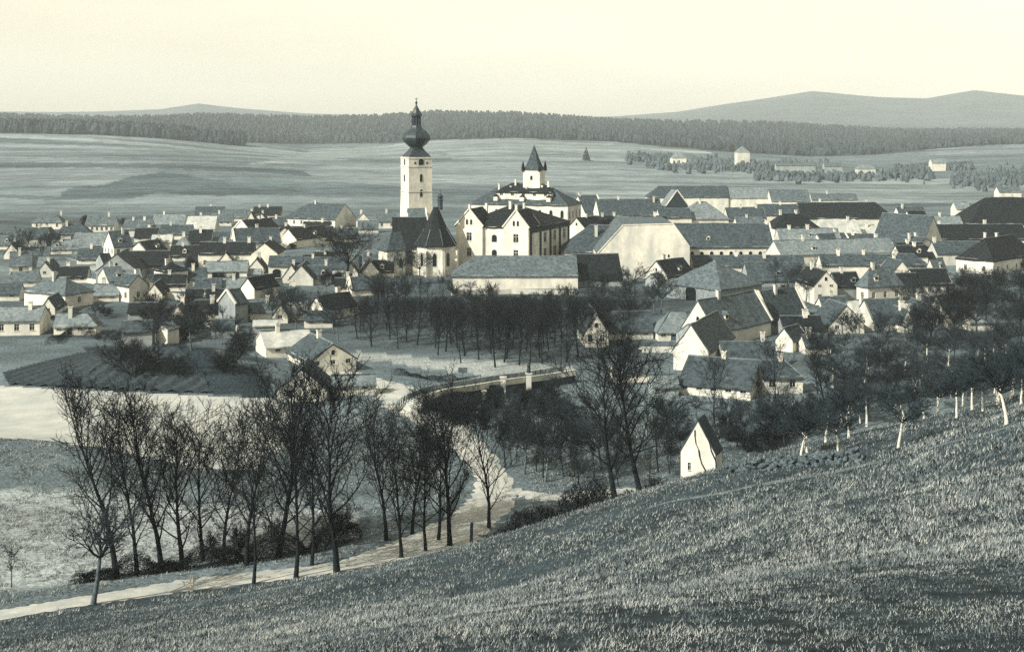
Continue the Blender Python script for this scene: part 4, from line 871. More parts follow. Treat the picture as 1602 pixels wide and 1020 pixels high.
# polygonal choir
Dc = 346.0; s_ = Dc / F; cc = Vector(((681 - CX) * s_, Dc + 2, 0)); zec = -(383 - HY) * s_; zac = -(325 - HY) * s_; rc = 31 * s_
K = MB(); K.lathe(cc, [(rc, PLAIN - 1), (rc, zec)], 8, math.pi / 8); K.build('choir_wall', M['white'], ch_o)
K = MB(); K.lathe(cc, [(rc * 1.13, zec - 0.4), (rc * 1.12, zec - 0.15), (rc * 0.62, zec + (zac - zec) * 0.42), (0.7, zac)], 8, math.pi / 8); K.build('choir_roof', M['dark'], ch_o)
for k in range(8):
    an = math.pi / 8 + k * math.pi / 4; d = Vector((math.cos(an), math.sin(an), 0)); n_ = Vector((-d.y, d.x, 0))
    if d.y < 0.6:
        K = MB(); K.box(cc + d * (rc + 0.5), d, n_, 0, 0.75, 0.4, PLAIN - 1, zec - 1.6); K.build('buttress', M['white'], ch_o)
        K = MB(); A = cc + d * rc * 1.12; K.beam((A.x, A.y, zec - 0.1), (cc.x + d.x * rc * .62, cc.y + d.y * rc * .62, zec + (zac - zec) * .42 + .03), 0.1); K.build('hip_cap', M['lmid'], ch_o)
    am = an + math.pi / 8; d2 = Vector((math.cos(am), math.sin(am), 0))
    if d2.y < 0.3: place_window(ch_o, cc + d2 * rc * math.cos(math.pi / 8) + Vector((0, 0, zec - 6)), am + math.pi / 2, 1.3, 4.2, 'arch', False)
tc = Vector(((688 - CX) * s_, Dc + 2, 0)); Zc = lambda y: -(y - HY) * s_
K = MB(); K.lathe(tc, [(4.2 * s_, Zc(329)), (4.0 * s_, Zc(315)), (5.2 * s_, Zc(314)), (5.2 * s_, Zc(313)), (3.2 * s_, Zc(312)), (4.8 * s_, Zc(309)), (4.6 * s_, Zc(307)), (2.4 * s_, Zc(305)), (1.2 * s_, Zc(303.5)), (.5 * s_, Zc(302)), (.3 * s_, Zc(297))], 8); K.build('ridge_turret', M['copper'], ch_o)

# features that belong to single buildings
def find(label): return next(o for o in COL.objects if o.get('label') == label)
bn_ = find('large stone barn with arched gate and pale right hip')
_y = math.radians(44); _v = Vector((-math.sin(_y), math.cos(_y), 0)); _k = ((1081 - CX) / F); _D = 287.0; _Xc = (1127 - CX) / F * _D
_t = (_Xc - _k * _D) / (math.sin(_y) + _k * math.cos(_y)); p = Vector((_Xc, _D, 0)) + _v * _t; p.z = zt(p.x, p.y) - 0.3
place_window(bn_, p, _y - math.pi / 2, 3.6, 3.9, 'gate', False)
lb = find('long low barn with pale wall and four roof vents before the school')
for xv in (759, 792, 832, 864):
    Dv = 318.5; zv = -(420 - HY) / F * Dv; c = Vector(((xv - CX) / F * Dv, Dv, 0)); K = MB()
    K.lathe((c.x, c.y), [(0.75, zv - 0.5), (0.55, zv + 0.05), (0.1, zv + 0.2)], 6); K.build('roof_vent', M['light'], lb)
for xv in (1037, 1046): place_window(mh, ((xv - CX) / F * 338, 338.0, -(403 - HY) / F * 338), 0.0, 0.6, 0.9, 'arch', False)

# white gable ruin in the hollow beside the slope
D = 126.0; s_ = D / F; o = empty('gable_house', ((1093 - CX) * s_, D, PLAIN)); tag(o, 'steep white cracked gable rising behind the grassy slope', 'house', 'houses of the town')
zea = -(708 - HY) * s_; z0_ = zea - 7.0
yw = math.radians(66); kl_ = (1065 - CX) / F; Xk = (1119 - CX) * s_; bk_ = (Xk - kl_ * D) / (math.sin(yw) + kl_ * math.cos(yw))
block(o, (Xk, D), yw, 2.6, bk_, z0_, zea, -(656 - HY) / F * (D + bk_ / 2 * math.cos(yw)) - zea, 'u', ('gable', 'gable'), 'white', 'mid', [], [(0.9, zea - 2.1, .32, .8, 'w')], (), None, True,
      og=0.05, oe=.1, cap=False)
_u = Vector((math.cos(yw), math.sin(yw), 0)); _v = Vector((-math.sin(yw), math.cos(yw), 0)); rn = random.Random(3)
for t0_, z1_, z2_ in ((.30, 3.3, -2.2), (.62, 2.1, -2.6)):   # dark rain-washed cracks down the gable
    K = MB(); pts = [Vector((Xk, D, zea)) - _u * .03 + _v * bk_ * (t0_ + rn.uniform(-.05, .05) - .05 * k) + Vector((0, 0, z1_ + (z2_ - z1_) * k / 7)) for k in range(8)]
    for A, B in zip(pts, pts[1:]): K.beam(A, B, rn.uniform(.03, .07))
    K.build('crack', M['dark'], o)

# ------------------------------------------------------------------ bridge at the park
br = empty('stone_bridge', hit(745, 632, 130)); tag(br, 'stone road bridge with pale parapet and two dark arches by the park', 'bridge')
bp_px = [(655, 650, 640), (664, 645, 622), (690, 640, 610), (745, 632, 601), (800, 618, 592), (850, 608, 586), (900, 600, 578)]
line = []
for x, yb_, yt in bp_px:
    q = hit(x, yb_, 130); zt_ = -(yt - HY) / F * q.y; line.append(Vector((q.x, q.y, zt_)))
L3 = smooth_line(line, 8)
wl = MB(); dk = MB(); rls = [MB(), MB()]
for i in range(len(L3) - 1):
    A, B = L3[i], L3[i + 1]; d = (B - A); d.z = 0; d.normalize(); n_ = Vector((-d.y, d.x, 0))
    if n_.y < 0: n_ = -n_
    zb0 = zt(A.x, A.y) - 0.5; zb1 = zt(B.x, B.y) - 0.5; A0 = Vector((A.x, A.y, zb0)); B0 = Vector((B.x, B.y, zb1)); dn = Vector((0, 0, -0.9))
    wl.poly([A0, B0, B + dn, A + dn]); far_ = n_ * 3.4
    dk.poly([A + dn, B + dn, B + dn + far_, A + dn + far_]); dk.poly([A + dn + far_, B + dn + far_, Vector((B.x, B.y, zb1)) + far_, Vector((A.x, A.y, zb0)) + far_])
    for off in (0, 1):
        o_ = far_ * off; rl = rls[off]; rl.poly([A + dn + o_ - n_ * .15, B + dn + o_ - n_ * .15, B + o_ - n_ * .15, A + o_ - n_ * .15]); rl.poly([A + o_ - n_ * .2, B + o_ - n_ * .2, B + o_ + n_ * .2, A + o_ + n_ * .2]); rl.poly([A + o_ + n_ * .15, B + o_ + n_ * .15, B + dn + o_ + n_ * .15, A + dn + o_ + n_ * .15])
wl.build('side_wall', M['brick'], br); dk.build('deck', M['road'], br); [r_.build('parapet', M['cream' if i_ == 0 else 'light'], br) for i_, r_ in enumerate(rls)]
for x, yb_, yt, w_ in ((757, 633, 612, .32), (787, 614, 591, .4), (827, 612, 585, .42)):
    q = hit(x, 632 - (x - 745) * 0.22, 130); q.y -= 0.35; zt_ = -(yt - HY) / F * q.y; K = MB(); K.box(q, (1, 0, 0), (0, 1, 0), 0, w_, w_ * .8, q.z - .5, zt_); K.box(q, (1, 0, 0), (0, 1, 0), 0, w_ + .12, w_ * .8 + .12, zt_, zt_ + .18); K.build('pillar', M['cream'], br)
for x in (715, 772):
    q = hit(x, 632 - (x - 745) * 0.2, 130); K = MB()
    c = Vector((q.x, q.y - 0.12, q.z)); K.poly([(c.x + ax * 3.2, c.y + ax * 3.2 * 0.12, c.z + az * 2.3) for ax, az in arch_pts(10)]); K.build('arch_shade_panel', M['glass'], br)  # flat dark panel on the wall, painting the shade inside each arch
st = hit(827, 614, 130); zs = -(585 - HY) / F * st.y + 0.2; K = MB(); K.lathe((st.x, st.y - .35), [(.34, zs), (.3, zs + .5), (.22, zs + .9), (.3, zs + 1.25), (.12, zs + 1.45), (.17, zs + 1.62), (.05, zs + 1.82)], 8)
tag(K.build('statue', M['copper'], org=(st.x, st.y - .35, zs)), 'small dark statue on the tallest bridge pillar', 'statue')
q = hit(724, 592, 150); K = MB(); K.beam(q, q + Vector((0, 0, 1.6)), .07); K.box(q, (1, 0, 0), (0, 1, 0), 0, .75, .05, q.z + .8, q.z + 1.7); tag(K.build('notice_board', M['plank'], org=q), 'dark board on a post beside the park road', 'board')
K = MB(); A = hit(702, 604, 140); B = hit(752, 596, 140)
for t_ in (0, .33, .66, 1): p = A.lerp(B, t_); K.beam(p, p + Vector((0, 0, 1)), .06)
K.beam(A + Vector((0, 0, .9)), B + Vector((0, 0, .9)), .06); K.beam(A + Vector((0, 0, .45)), B + Vector((0, 0, .45)), .05)
tag(K.build('railing', M['plank'], org=A), 'low dark rail across the verge before the bridge', 'railing')
for nm_, ln, hgt, lab in (('garden_wall', [(232,465),(300,472),(362,474)], 1.4, 'pale garden wall right of the two storey gabled house'), ('garden_wall', [(1005,552),(1046,553),(1078,556)], 1.0, 'low white wall in front of the pale roofed cottage'), ('garden_wall', [(706,463),(800,460),(900,462)], 1.1, 'pale boundary wall under the long low barn'), ('garden_wall', [(300,500),(330,512),(372,520)], 1.2, 'pale wall at the lower edge of the left town gardens'), ('garden_wall', [(120,440),(150,446),(180,450)], 1.2, 'short yard wall beside the large white hipped house'), ('garden_wall', [(395,420),(440,428),(500,430)], 1.3, 'white yard wall below the largest white gable')):
    pts = [hit(x, y, 130) for x, y in ln]; K = MB()
    for A, B in zip(pts, pts[1:]):
        d = (B - A); d.z = 0; Lh = d.length / 2; d.normalize(); c = (A + B) / 2; K.box(c, d, Vector((-d.y, d.x, 0)), 0, Lh, .2, min(A.z, B.z) - .4, max(A.z, B.z) + hgt)
    tag(K.build(nm_, M['cream'], org=pts[0]), lab, 'wall', 'garden walls', 'thing')
print('clamped roofs:', warn)

# ------------------------------------------------------------------ trees
class Geo:
    def __init__(s): s.v = []; s.f = []
def tube(G, pts, rad, n):
    base = len(G.v); m = len(pts)
    for i, p in enumerate(pts):
        d = (pts[min(i + 1, m - 1)] - pts[max(i - 1, 0)]).normalized()
        x = d.cross(Vector((0.31, 0.95, 0.07))); x.normalize(); y = d.cross(x)
        if i == m - 1 and rad[i] < 0.02: G.v.append(p); continue
        for k in range(n):
            an = 2 * math.pi * k / n; G.v.append(p + (x * math.cos(an) + y * math.sin(an)) * rad[i])
    for i in range(m - 1):
        a = base + i * n; last = (i == m - 2 and rad[m - 1] < 0.02)
        for k in range(n):
            k2 = (k + 1) % n
            if last: G.f.append((a + k, a + k2, base + (m - 1) * n))
            else: G.f.append((a + k, a + k2, a + n + k2)); G.f.append((a + k, a + n + k2, a + n + k))
def rdir(rn, d, ang):
    x = d.cross(Vector((rn.uniform(-1, 1), rn.uniform(-1, 1), rn.uniform(-1, 1))))
    if x.length < 1e-3: x = Vector((1, 0, 0))
    x.normalize(); return (d * math.cos(ang) + x * math.sin(ang)).normalized()
def make_tree(seed, H_, style):
    rn = random.Random(seed); T = Geo(); C = Geo(); ends = []
    S = dict(tall=dict(n1=24, t0=.12, ang=(.5, 1.0), L1=.36, n2=8, n3=7, n4=2, up=.22, r=.016),
             oval=dict(n1=17, t0=.18, ang=(.5, 1.2), L1=.44, n2=8, n3=7, n4=2, up=.12, r=.017),
             spread=dict(n1=16, t0=.16, ang=(.5, 1.1), L1=.55, n2=9, n3=8, n4=3, up=.10, r=.022),
             fruit=dict(n1=13, t0=.32, ang=(.6, 1.15), L1=.48, n2=7, n3=7, n4=3, up=.10, r=.024),
             sapling=dict(n1=9, t0=.3, ang=(.5, .9), L1=.35, n2=5, n3=4, n4=2, up=.15, r=.014),
             shrub=dict(n1=0, t0=0, ang=(.2, .8), L1=.8, n2=9, n3=8, n4=4, up=.05, r=.012))[style]
    twig = 0.013 + 0.0006 * H_
    def grow(p, d, L_, r, lev):
        ns = (7, 5, 3, 2, 1)[lev]; pts = [p.copy()]; rad = [r]; q = p.copy(); dd = d.copy()
        for i in range(ns):
            j = (.10, .20, .26, .3, .2)[lev]
            dd = (dd + Vector((rn.uniform(-j, j), rn.uniform(-j, j), rn.uniform(-j, j) + S['up'] * (.5 if lev else .2)))).normalized()
            q = q + dd * (L_ / ns); pts.append(q.copy()); rad.append(max(r * (1 - .9 * (i + 1) / ns), .019 if i < ns - 1 else .006))
        tube(T if lev == 0 else C, pts, rad, (8, 5, 4, 3, 3)[lev])
        if lev >= 3: ends.append(pts[-1])
        nk = (0, S['n2'], S['n3'], S['n4'], 0)[lev]
        for k in range(nk):
            f = .22 + .78 * (k + rn.random()) / nk; x = f * ns; i = min(int(x), ns - 1); pp = pts[i].lerp(pts[i + 1], x - i)
            ax = (pts[i + 1] - pts[i]).normalized()
            ln = L_ * (.50, .46, .48, .5)[lev] * (1.1 - .5 * f) * rn.uniform(.7, 1.2)
            rr = max(r * (1 - .85 * f) * .6, (0, .03, twig, twig * .72)[lev])
            grow(pp, rdir(rn, ax, rn.uniform(.45, 1.0)), ln, rr, lev + 1)
    if style == 'shrub':
        for k in range(11):
            an = rn.uniform(0, 6.28); tilt = rn.uniform(.15, .85); d = Vector((math.cos(an) * math.sin(tilt), math.sin(an) * math.sin(tilt), math.cos(tilt)))
            grow(Vector((rn.uniform(-.3, .3), rn.uniform(-.3, .3), -.2)), d, H_ * rn.uniform(.75, 1.05), .05, 1)
        tube(T, [Vector((0, 0, -.3)), Vector((.02, 0, H_ * .3)), Vector((.05, .05, H_ * .5))], [.08, .06, .02], 5)
    else:
        fork = style in ('spread', 'fruit'); Lt = H_ * (.5 if fork else .93) if seed % 2 or fork else H_ * .8; r0 = H_ * S['r']
        pts = [Vector((0, 0, -.6))]; rad = [r0 * 1.5]; d = Vector((rn.uniform(-.16, .16), rn.uniform(-.16, .16), 1)).normalized(); q = Vector((0, 0, 0)); n = 9
        pts.append(q.copy()); rad.append(r0 * 1.15)
        for i in range(n):
            d = (d + Vector((rn.uniform(-.09, .09), rn.uniform(-.09, .09), .05))).normalized(); q = q + d * Lt / n; pts.append(q.copy()); rad.append(r0 * (1 - (.55 if fork else .93) * (i + 1) / n))
        tube(T, pts, rad, 8)
        for k in range(S['n1']):
            f = S['t0'] + (1 - S['t0']) * ((k + .5 * rn.random()) / S['n1']) ** (.8 if not fork else .5)
            if fork: f = max(f, .55 if style == 'spread' else .80)
            x = 1 + f * n; i = min(int(x), n); i2 = min(i + 1, n + 1); pp = pts[i].lerp(pts[i2], x - i if i < n + 1 else 0)
            az = k * 2.4 + rn.uniform(-.5, .5); an = rn.uniform(*S['ang']) * (1.0 if fork else (1.15 - .75 * f))
            dr = Vector((math.cos(az) * math.sin(an), math.sin(az) * math.sin(an), math.cos(an)))
            prof = 1.0 if fork else (.55 + .9 * math.sin(math.pi * min(1, (f - S['t0'] * .6) * 1.05)) if f < .95 else .4)
            grow(pp, dr, H_ * S['L1'] * prof * rn.uniform(.75, 1.1), max(.03, r0 * (.62 if fork else .40) * (1.05 - .6 * f)), 1)
    return T, C, ends
def leaves(C, ends, rn, n, size):
    for _ in range(n):
        p = rn.choice(ends) + Vector((rn.gauss(0, .16), rn.gauss(0, .16), rn.gauss(0, .16)))
        a = Vector((rn.uniform(-1, 1), rn.uniform(-1, 1), rn.uniform(-1, 1))).normalized() * size * rn.uniform(.6, 1.3); b_ = a.cross(Vector((rn.uniform(-1, 1), rn.uniform(-1, 1), rn.uniform(-1, 1)))) 
        if b_.length < 1e-4: continue
        b_ = b_.normalized() * size * .6; i = len(C.v); C.v += [p - a, p + b_, p + a]; C.f.append((i, i + 1, i + 2))
PROTO = {}
def proto(kind, var):
    key = (kind, var)
    if key in PROTO: return PROTO[key]
    spec = {'tall': (16, 'tall', 2500, .045, 'bark', 'twig'), 'oval': (13, 'oval', 2500, .045, 'bark', 'twig'), 'park': (11, 'oval', 1200, .05, 'bark', 'twig'), 'spread': (14, 'spread', 2500, .045, 'bark', 'twig'),
            'dense': (13, 'spread', 9000, .13, 'bark', 'leaf'), 'fruit': (5, 'fruit', 2500, .04, 'limed', 'bud'), 'garden': (7, 'fruit', 1800, .05, 'barkgrey', 'bud'), 'sapling': (5, 'sapling', 300, .03, 'bark', 'twig'),
            'shrub': (3, 'shrub', 3500, .045, 'bark', 'twig'), 'bush': (2.4, 'shrub', 9000, .06, 'bark', 'leaf')}[kind]
    H_, style, nl, ls, mt, mc = spec
    T, C, ends = make_tree(hash(kind) % 1 + sum(map(ord, kind)) * 7 + var * 101, H_, style); leaves(C, ends, random.Random(var + 5), nl, ls)
    tm_ = np_mesh('trunk', [tuple(p) for p in T.v], T.f, M[mt], smooth=True); cm = np_mesh('crown', [tuple(p) for p in C.v], C.f, M[mc])
    PROTO[key] = (tm_, cm, max(p_.z for p_ in C.v)); return PROTO[key]
TNAME = {'tall': 'bare_tree', 'oval': 'bare_tree', 'park': 'park_tree', 'spread': 'bare_tree', 'dense': 'dense_tree', 'fruit': 'orchard_tree', 'garden': 'garden_tree', 'sapling': 'sapling', 'shrub': 'shrub', 'bush': 'bush'}
trn = random.Random(77)
def tree(pos, h, kind, label, group=None, cat=None, wide=1.0):
    var = trn.randrange({'tall': 4, 'oval': 3, 'park': 3, 'spread': 2, 'dense': 1, 'fruit': 3, 'garden': 2, 'sapling': 2, 'shrub': 2, 'bush': 2}[kind])
    tm_, cm, H_ = proto(kind, var); s = h / H_; nm = TNAME[kind]
    o = empty(nm, pos); o.rotation_euler = (0, 0, trn.uniform(0, 6.28)); o.scale = (s * wide, s * wide, s)
    tag(o, label, cat or ('shrub' if kind in ('shrub', 'bush') else 'tree'), group)
    for n_, me_ in (('trunk', tm_), ('crown', cm)): link(bpy.data.objects.new(n_, me_), o)
    return o
ORD = ['first', 'second', 'third', 'fourth', 'fifth', 'sixth', 'seventh', 'eighth', 'ninth', 'tenth', 'eleventh', 'twelfth', 'thirteenth', 'fourteenth', 'fifteenth', 'sixteenth', 'seventeenth', 'eighteenth', 'nineteenth', 'twentieth', 'twenty-first', 'twenty-second', 'twenty-third', 'twenty-fourth', 'twenty-fifth', 'twenty-sixth']
# row along the road: image column and row of the foot, row of the top
road_row = [(182,905,600,'tall'),(214,900,640,'oval'),(252,890,612,'tall'),(318,880,640,'oval'),(386,886,625,'oval'),(397,913,700,'oval'),(436,872,572,'tall'),(463,904,640,'oval'),(488,884,660,'oval'),(527,896,572,'tall'),(604,846,620,'oval'),(628,874,655,'oval'),(645,838,640,'oval'),(666,864,660,'oval'),(704,855,600,'tall'),(765,828,640,'tall'),(285,884,640,'tall'),(350,880,650,'oval'),(686,846,650,'oval')]; road_row.sort()
for i, (x, yb, yt, k) in enumerate(road_row):
    p = hit(x, yb, 88); tree(p, (yb - yt) / F * p.y * 1.12, k, '%s tall bare tree from the left in the row along the pale road' % ORD[i], 'bare trees along the road', wide=1.12 if k == 'tall' else 1.0)
p = hit(146, 946, 80); tree(p, 9.8, 'garden', 'dense low fruit tree with pale stem at the left end of the road row', 'bare trees along the road', wide=1.0)
p = hit(18, 922, 80); tree(p, 4.4, 'sapling', 'thin bare sapling at the left edge by the road')
for i, (x, yb, yt, k) in enumerate([(962, 792, 535, 'oval'), (1002, 786, 520, 'tall')]):
    p = hit(x, yb, 122); tree(p, (yb - yt) / F * p.y * 1.12, k, ('wide forked bare tree in the stream hollow', 'tall straight bare tree right of the wide forked one in the hollow')[i], 'bare trees in the stream hollow', wide=1.3)
hollow = [(790,735,640),(820,742,650),(850,750,655),(880,748,640),(905,760,650),(930,752,640),(842,700,610),(885,690,620),(1030,740,640),(1048,730,650),(780,690,620),(1045,690,600)]
hollow.sort()
for n_, (x, yb, yt) in enumerate(hollow):
    p = hit(x, yb, 125); tree(p, (yb - yt) / F * p.y, trn.choice(['garden', 'oval', 'garden']), 'leafless small tree crowding the stream hollow, %s from the left' % ORD[n_], 'small trees in the stream hollow')
near_house = [(1118,668,540),(1212,655,520),(1186,648,560),(1140,690,600),(1165,700,620),(1195,690,610),(1230,665,590)]
near_house.sort()
for i, (x, yb, yt) in enumerate(near_house):
    p = hit(x, yb, 120); tree(p, (yb - yt) / F * p.y, 'oval' if yb < 670 else 'garden', 'bare garden tree before the low foreground house, %s from the left' % ORD[i], 'garden trees before the low house')
# orchard on the slope
orch = [(1236,684,600),(1253,716,630),(1263,713,620),(1292,692,600),(1312,712,628),(1328,686,600),(1356,669,590),(1406,700,585),(1416,661,580),(1446,655,585),(1466,650,580),(1497,654,575),(1521,641,560),(1538,643,560),(1560,628,555),(1575,664,545),(1598,632,550)]
for i, (x, yb, yt) in enumerate(orch):
    p = hit(x, yb, 48); tree(p, (yb - yt) / F * p.y * 1.05, 'fruit', '%s whitewashed orchard tree from the left on the grassy slope' % ORD[i], 'whitewashed orchard trees on the slope', wide=1.1)
def scatter(poly, n, kinds, h, label, group, dmin=130, wide=(.9, 1.2), gap=0.0, top=None):
    xs = [q[0] for q in poly]; ys = [q[1] for q in poly]; done = []; obs = []; tries = 0
    while len(done) < n and tries < n * 60:
        tries += 1; x = trn.uniform(min(xs), max(xs)); y = trn.uniform(min(ys), max(ys))
        if not in_poly(np.array([x]), np.array([y]), poly)[0]: continue
        p = hit(x, y, dmin)
        if any((p - q).length < gap for q in done): continue
        done.append(p); ob = tree(p, trn.uniform(*h) if top is None else max(4.5, min(trn.uniform(*h), (y - top) / F * p.y)), trn.choice(kinds), label, group, wide=trn.uniform(*wide)); obs.append((p.x / p.y, ob))
    if len(obs) <= 16:
        for i, (_, ob) in enumerate(sorted(obs, key=lambda e: e[0])): ob['label'] = '%s, %s from the left' % (label, ORD[i])
scatter([(556,500),(640,492),(905,486),(1000,520),(920,566),(860,578),(760,578),(690,564),(620,550),(556,540)], 100, ['park'], (9.5, 12.5), 'bare park tree in the dense grove before the church', 'park trees of the dense grove', 180, (.95, 1.25), 3.4, 462)
scatter([(560,470),(700,470),(700,490),(560,500)], 9, ['park', 'garden'], (7, 9.5), 'bare tree on the bank under the churchyard', 'trees under the churchyard', 200, gap=4)
scatter([(905,462),(1010,440),(1045,478),(1020,520),(925,525)], 16, ['garden', 'park'], (6, 9), 'shrubby tree in the garden left of the stone barn', 'trees left of the stone barn', 200, gap=4)
scatter([(430,480),(545,520),(548,545),(470,528),(420,510)], 9, ['garden'], (6, 8.5), 'bare tree hiding the white house left of the park', 'trees left of the park', 190, gap=4)
scatter([(165,540),(330,520),(420,575),(420,608),(250,600),(165,580)], 14, ['garden', 'shrub'], (4, 7.5), 'low fruit tree in the dark garden behind the pale field', 'garden trees behind the pale field', 150, gap=5)
scatter([(230,475),(350,485),(390,525),(330,540),(220,525)], 22, ['garden', 'shrub'], (3, 6), 'shrubby tree in the left town gardens', 'trees of the left town gardens', 190, gap=4)
scatter([(20,395),(110,395),(115,410),(20,412)], 6, ['oval', 'garden'], (7, 11), 'bare tree beside the small old cottage at left', 'trees by the small old cottage', 300, gap=4)
scatter([(150,470),(190,500),(160,530),(130,520)], 6, ['shrub', 'garden'], (2.5, 4.5), 'bush between the left white houses', 'bushes between the left houses', 200)
scatter([(1380,575),(1500,560),(1610,545),(1640,600),(1500,625),(1380,640)], 26, ['garden', 'fruit', 'fruit'], (5, 7.5), 'tree in the dark thicket behind the whitewashed orchard', 'thicket behind the orchard', 60, (1, 1.3), 3.0)
scatter([(1262,590),(1400,560),(1400,650),(1290,660)], 15, ['garden', 'oval', 'fruit'], (5, 8), 'bare tree on the slope edge left of the thicket', 'trees on the slope edge', 70, (1, 1.25), 4)
scatter([(1480,470),(1620,455),(1620,560),(1440,560),(1430,520)], 34, ['garden', 'park', 'dense'], (6, 9.5), 'dark tree in the mass at the right edge', 'dark trees at the right edge', 150, (1, 1.3), 4.5)
scatter([(1300,520),(1440,520),(1440,560),(1290,565)], 14, ['garden'], (5, 7), 'bare tree below the right garden cottages', 'trees below the right cottages', 160, gap=5)
scatter([(1200,450),(1300,440),(1290,480),(1230,470)], 7, ['garden', 'oval'], (6, 9), 'bare tree between the stone barn and the gabled house', 'trees right of the stone barn', 220, gap=4)
scatter([(1380,470),(1430,440),(1500,470),(1440,490)], 8, ['garden'], (4.5, 6.5), 'bare garden tree round the dark roofed white cottage', 'trees round the dark roofed cottage', 220, gap=4)
scatter([(640,640),(760,640),(880,620),(900,680),(790,690),(700,670)], 16, ['shrub', 'garden'], (2.5, 5), 'shrub on the stream bank under the bridge', 'shrubs under the bridge', 125, gap=3)
scatter([(1050,660),(1240,650),(1240,720),(1150,730),(1050,745)], 16, ['shrub', 'garden'], (3, 5.5), 'shrub in the hollow around the cracked white gable', 'shrubs round the white gable', 105, gap=3)
scatter([(0,350),(330,345),(480,350),(480,460),(330,470),(250,440),(0,392)], 46, ['garden', 'shrub', 'bush'], (2.2, 4.8), 'small dark bush between the roofs in the left half of town', 'bushes in the left half of town', 250, gap=6)
scatter([(1010,345),(1602,345),(1602,470),(1420,520),(1300,500),(1210,450),(1010,420)], 50, ['garden', 'shrub', 'bush'], (2.2, 4.8), 'small dark bush between the roofs in the right half of town', 'bushes in the right half of town', 250, gap=6)
scatter([(500,440),(600,446),(600,480),(500,470)], 8, ['garden', 'bush'], (3, 5.5), 'dark bush on the bank left of the churchyard', 'bushes left of the churchyard', 200, gap=4)
scatter([(700,462),(900,466),(900,490),(700,486)], 12, ['garden', 'shrub'], (3, 5), 'bare bush along the foot of the long low barn', 'bushes under the long low barn', 200, gap=4)
scatter([(690,650),(800,632),(860,618),(860,640),(760,655),(700,668)], 12, ['shrub', 'bush'], (1.8, 3.4), 'dark bush right before the bridge arches', 'bushes before the bridge', 140, gap=2.5)
scatter([(790,690),(900,665),(1050,660),(1060,745),(960,770),(850,765),(800,740)], 30, ['garden', 'oval', 'garden'], (4, 6.5), 'bare scrub tree filling the hollow between bridge and cracked gable', 'scrub trees of the hollow', 125, (1, 1.3), 3.5)
scatter([(1250,660),(1400,630),(1602,590),(1602,628),(1400,655),(1260,690)], 24, ['fruit', 'fruit', 'garden'], (4.2, 6), 'small fruit tree in the rear rows of the slope orchard', 'rear orchard rows', 62, (1, 1.25), 2.6)
scatter([(340,770),(560,800),(540,850),(280,880),(200,880)], 5, ['shrub'], (1.5, 3), 'low shrub under the roadside trees', 'shrubs under the roadside trees', 100)
for x, yb, yt, k, lab in [(541,438,346,'dense','round dark tree standing left of the church'), (626,446,380,'garden','left of two bare trees in front of the church'), (656,446,384,'garden','right of two bare trees in front of the church'), (1322,430,392,'garden','bare tree left of the steep roofed house'), (884,478,440,'garden','bush at the right end of the long low barn'), (1030,452,418,'garden','bare tree against the malthouse gable'), (1290,640,500,'tall','tall dark bare tree above the orchard left end'), (1506,352,318,'garden','dark tree left of the huge right roof'), (1375,345,330,'garden','low tree on the far right skyline of town')]:
    p = hit(x, yb, 105); tree(p, (yb - yt) / F * p.y, k, lab, wide=1.25 if k == 'dense' else 1.0)
p = hit(917, 252, 700)
def conifer(pos, h, label):
    o = empty('conifer', pos); tag(o, label, 'tree'); K = MB(); K.lathe(pos, [(.35, pos[2] - .5), (.2, pos[2] + h * .3), (.05, pos[2] + h)], 6); K.build('trunk', M['bark'], o)
    K = MB(); rn = random.Random(4)
    for k in range(260):
        f = rn.random() ** .8; rr = (1 - f) * h * .34 + .2; an = rn.uniform(0, 6.28); z = pos[2] + h * (.1 + .9 * f); A = Vector((pos[0], pos[1], z)); B = A + Vector((math.cos(an) * rr, math.sin(an) * rr, -rr * .3)); n_ = Vector((-math.sin(an), math.cos(an), 0)) * rr * .22
        K.poly([A, B + n_, B + Vector((0, 0, -.3)), B - n_])
    K.build('crown', M['needle'], o)
conifer(tuple(p), 22 / F * p.y, 'lone conifer standing on the far field right of the pointed tower')

# hedges and the dark bank of brush: leafy shells on real lines
def hedge(name, pts_px, hgt, wid, label, dmin, m1, dens=900, seed=1, lf=.07):
    rn = random.Random(seed); nr_ = np.random.default_rng(seed); L_ = smooth_line([hit(x, y, dmin) for x, y in pts_px], 8); V = []; Fc = []
    for A, B in zip(L_, L_[1:]):
        n = int((B - A).length * dens / 4)
        for _ in range(n):
            c = A.lerp(B, rn.random()); k = (1 + .45 * math.sin(c.x * .9 + c.y * .4) + .25 * math.sin(c.x * 2.3))
            an = rn.uniform(0, math.pi); rr = rn.uniform(.55, 1.05) ** .6
            q = Vector((c.x + math.cos(an) * wid * rr * .7 * k, c.y + math.cos(an) * wid * rr * .7 * k + rn.uniform(-.3, .3), 0)); q.z = zt(q.x, q.y) + math.sin(an) * hgt * rr * k
            a = Vector((rn.uniform(-1, 1), rn.uniform(-1, 1), rn.uniform(-.6, 1.4))).normalized() * lf * rn.uniform(.7, 2.2); b_ = a.cross(Vector((rn.random(), rn.random(), .3))).normalized() * lf * .7
            i = len(V); V += [tuple(q - a), tuple(q + b_), tuple(q + a)]; Fc.append((i, i + 1, i + 2))
    org = L_[0]; V = np.array(V) - np.array(org)
    o = bpy.data.objects.new(name, np_mesh(name, V, Fc, m1)); o.location = org; link(o); tag(o, label, 'hedge', 'hedges and brush'); return o
hedge('hedge', [(120,912),(220,900),(330,886)], 1.3, 1.0, 'dark ragged hedge at the left part of the road', 90, M['leaf'], 3600, 1, .09)
hedge('hedge', [(335,886),(430,874),(500,864),(556,848)], 1.7, 1.1, 'dark dense hedge along the middle of the road', 90, M['leaf'], 3600, 2, .09)
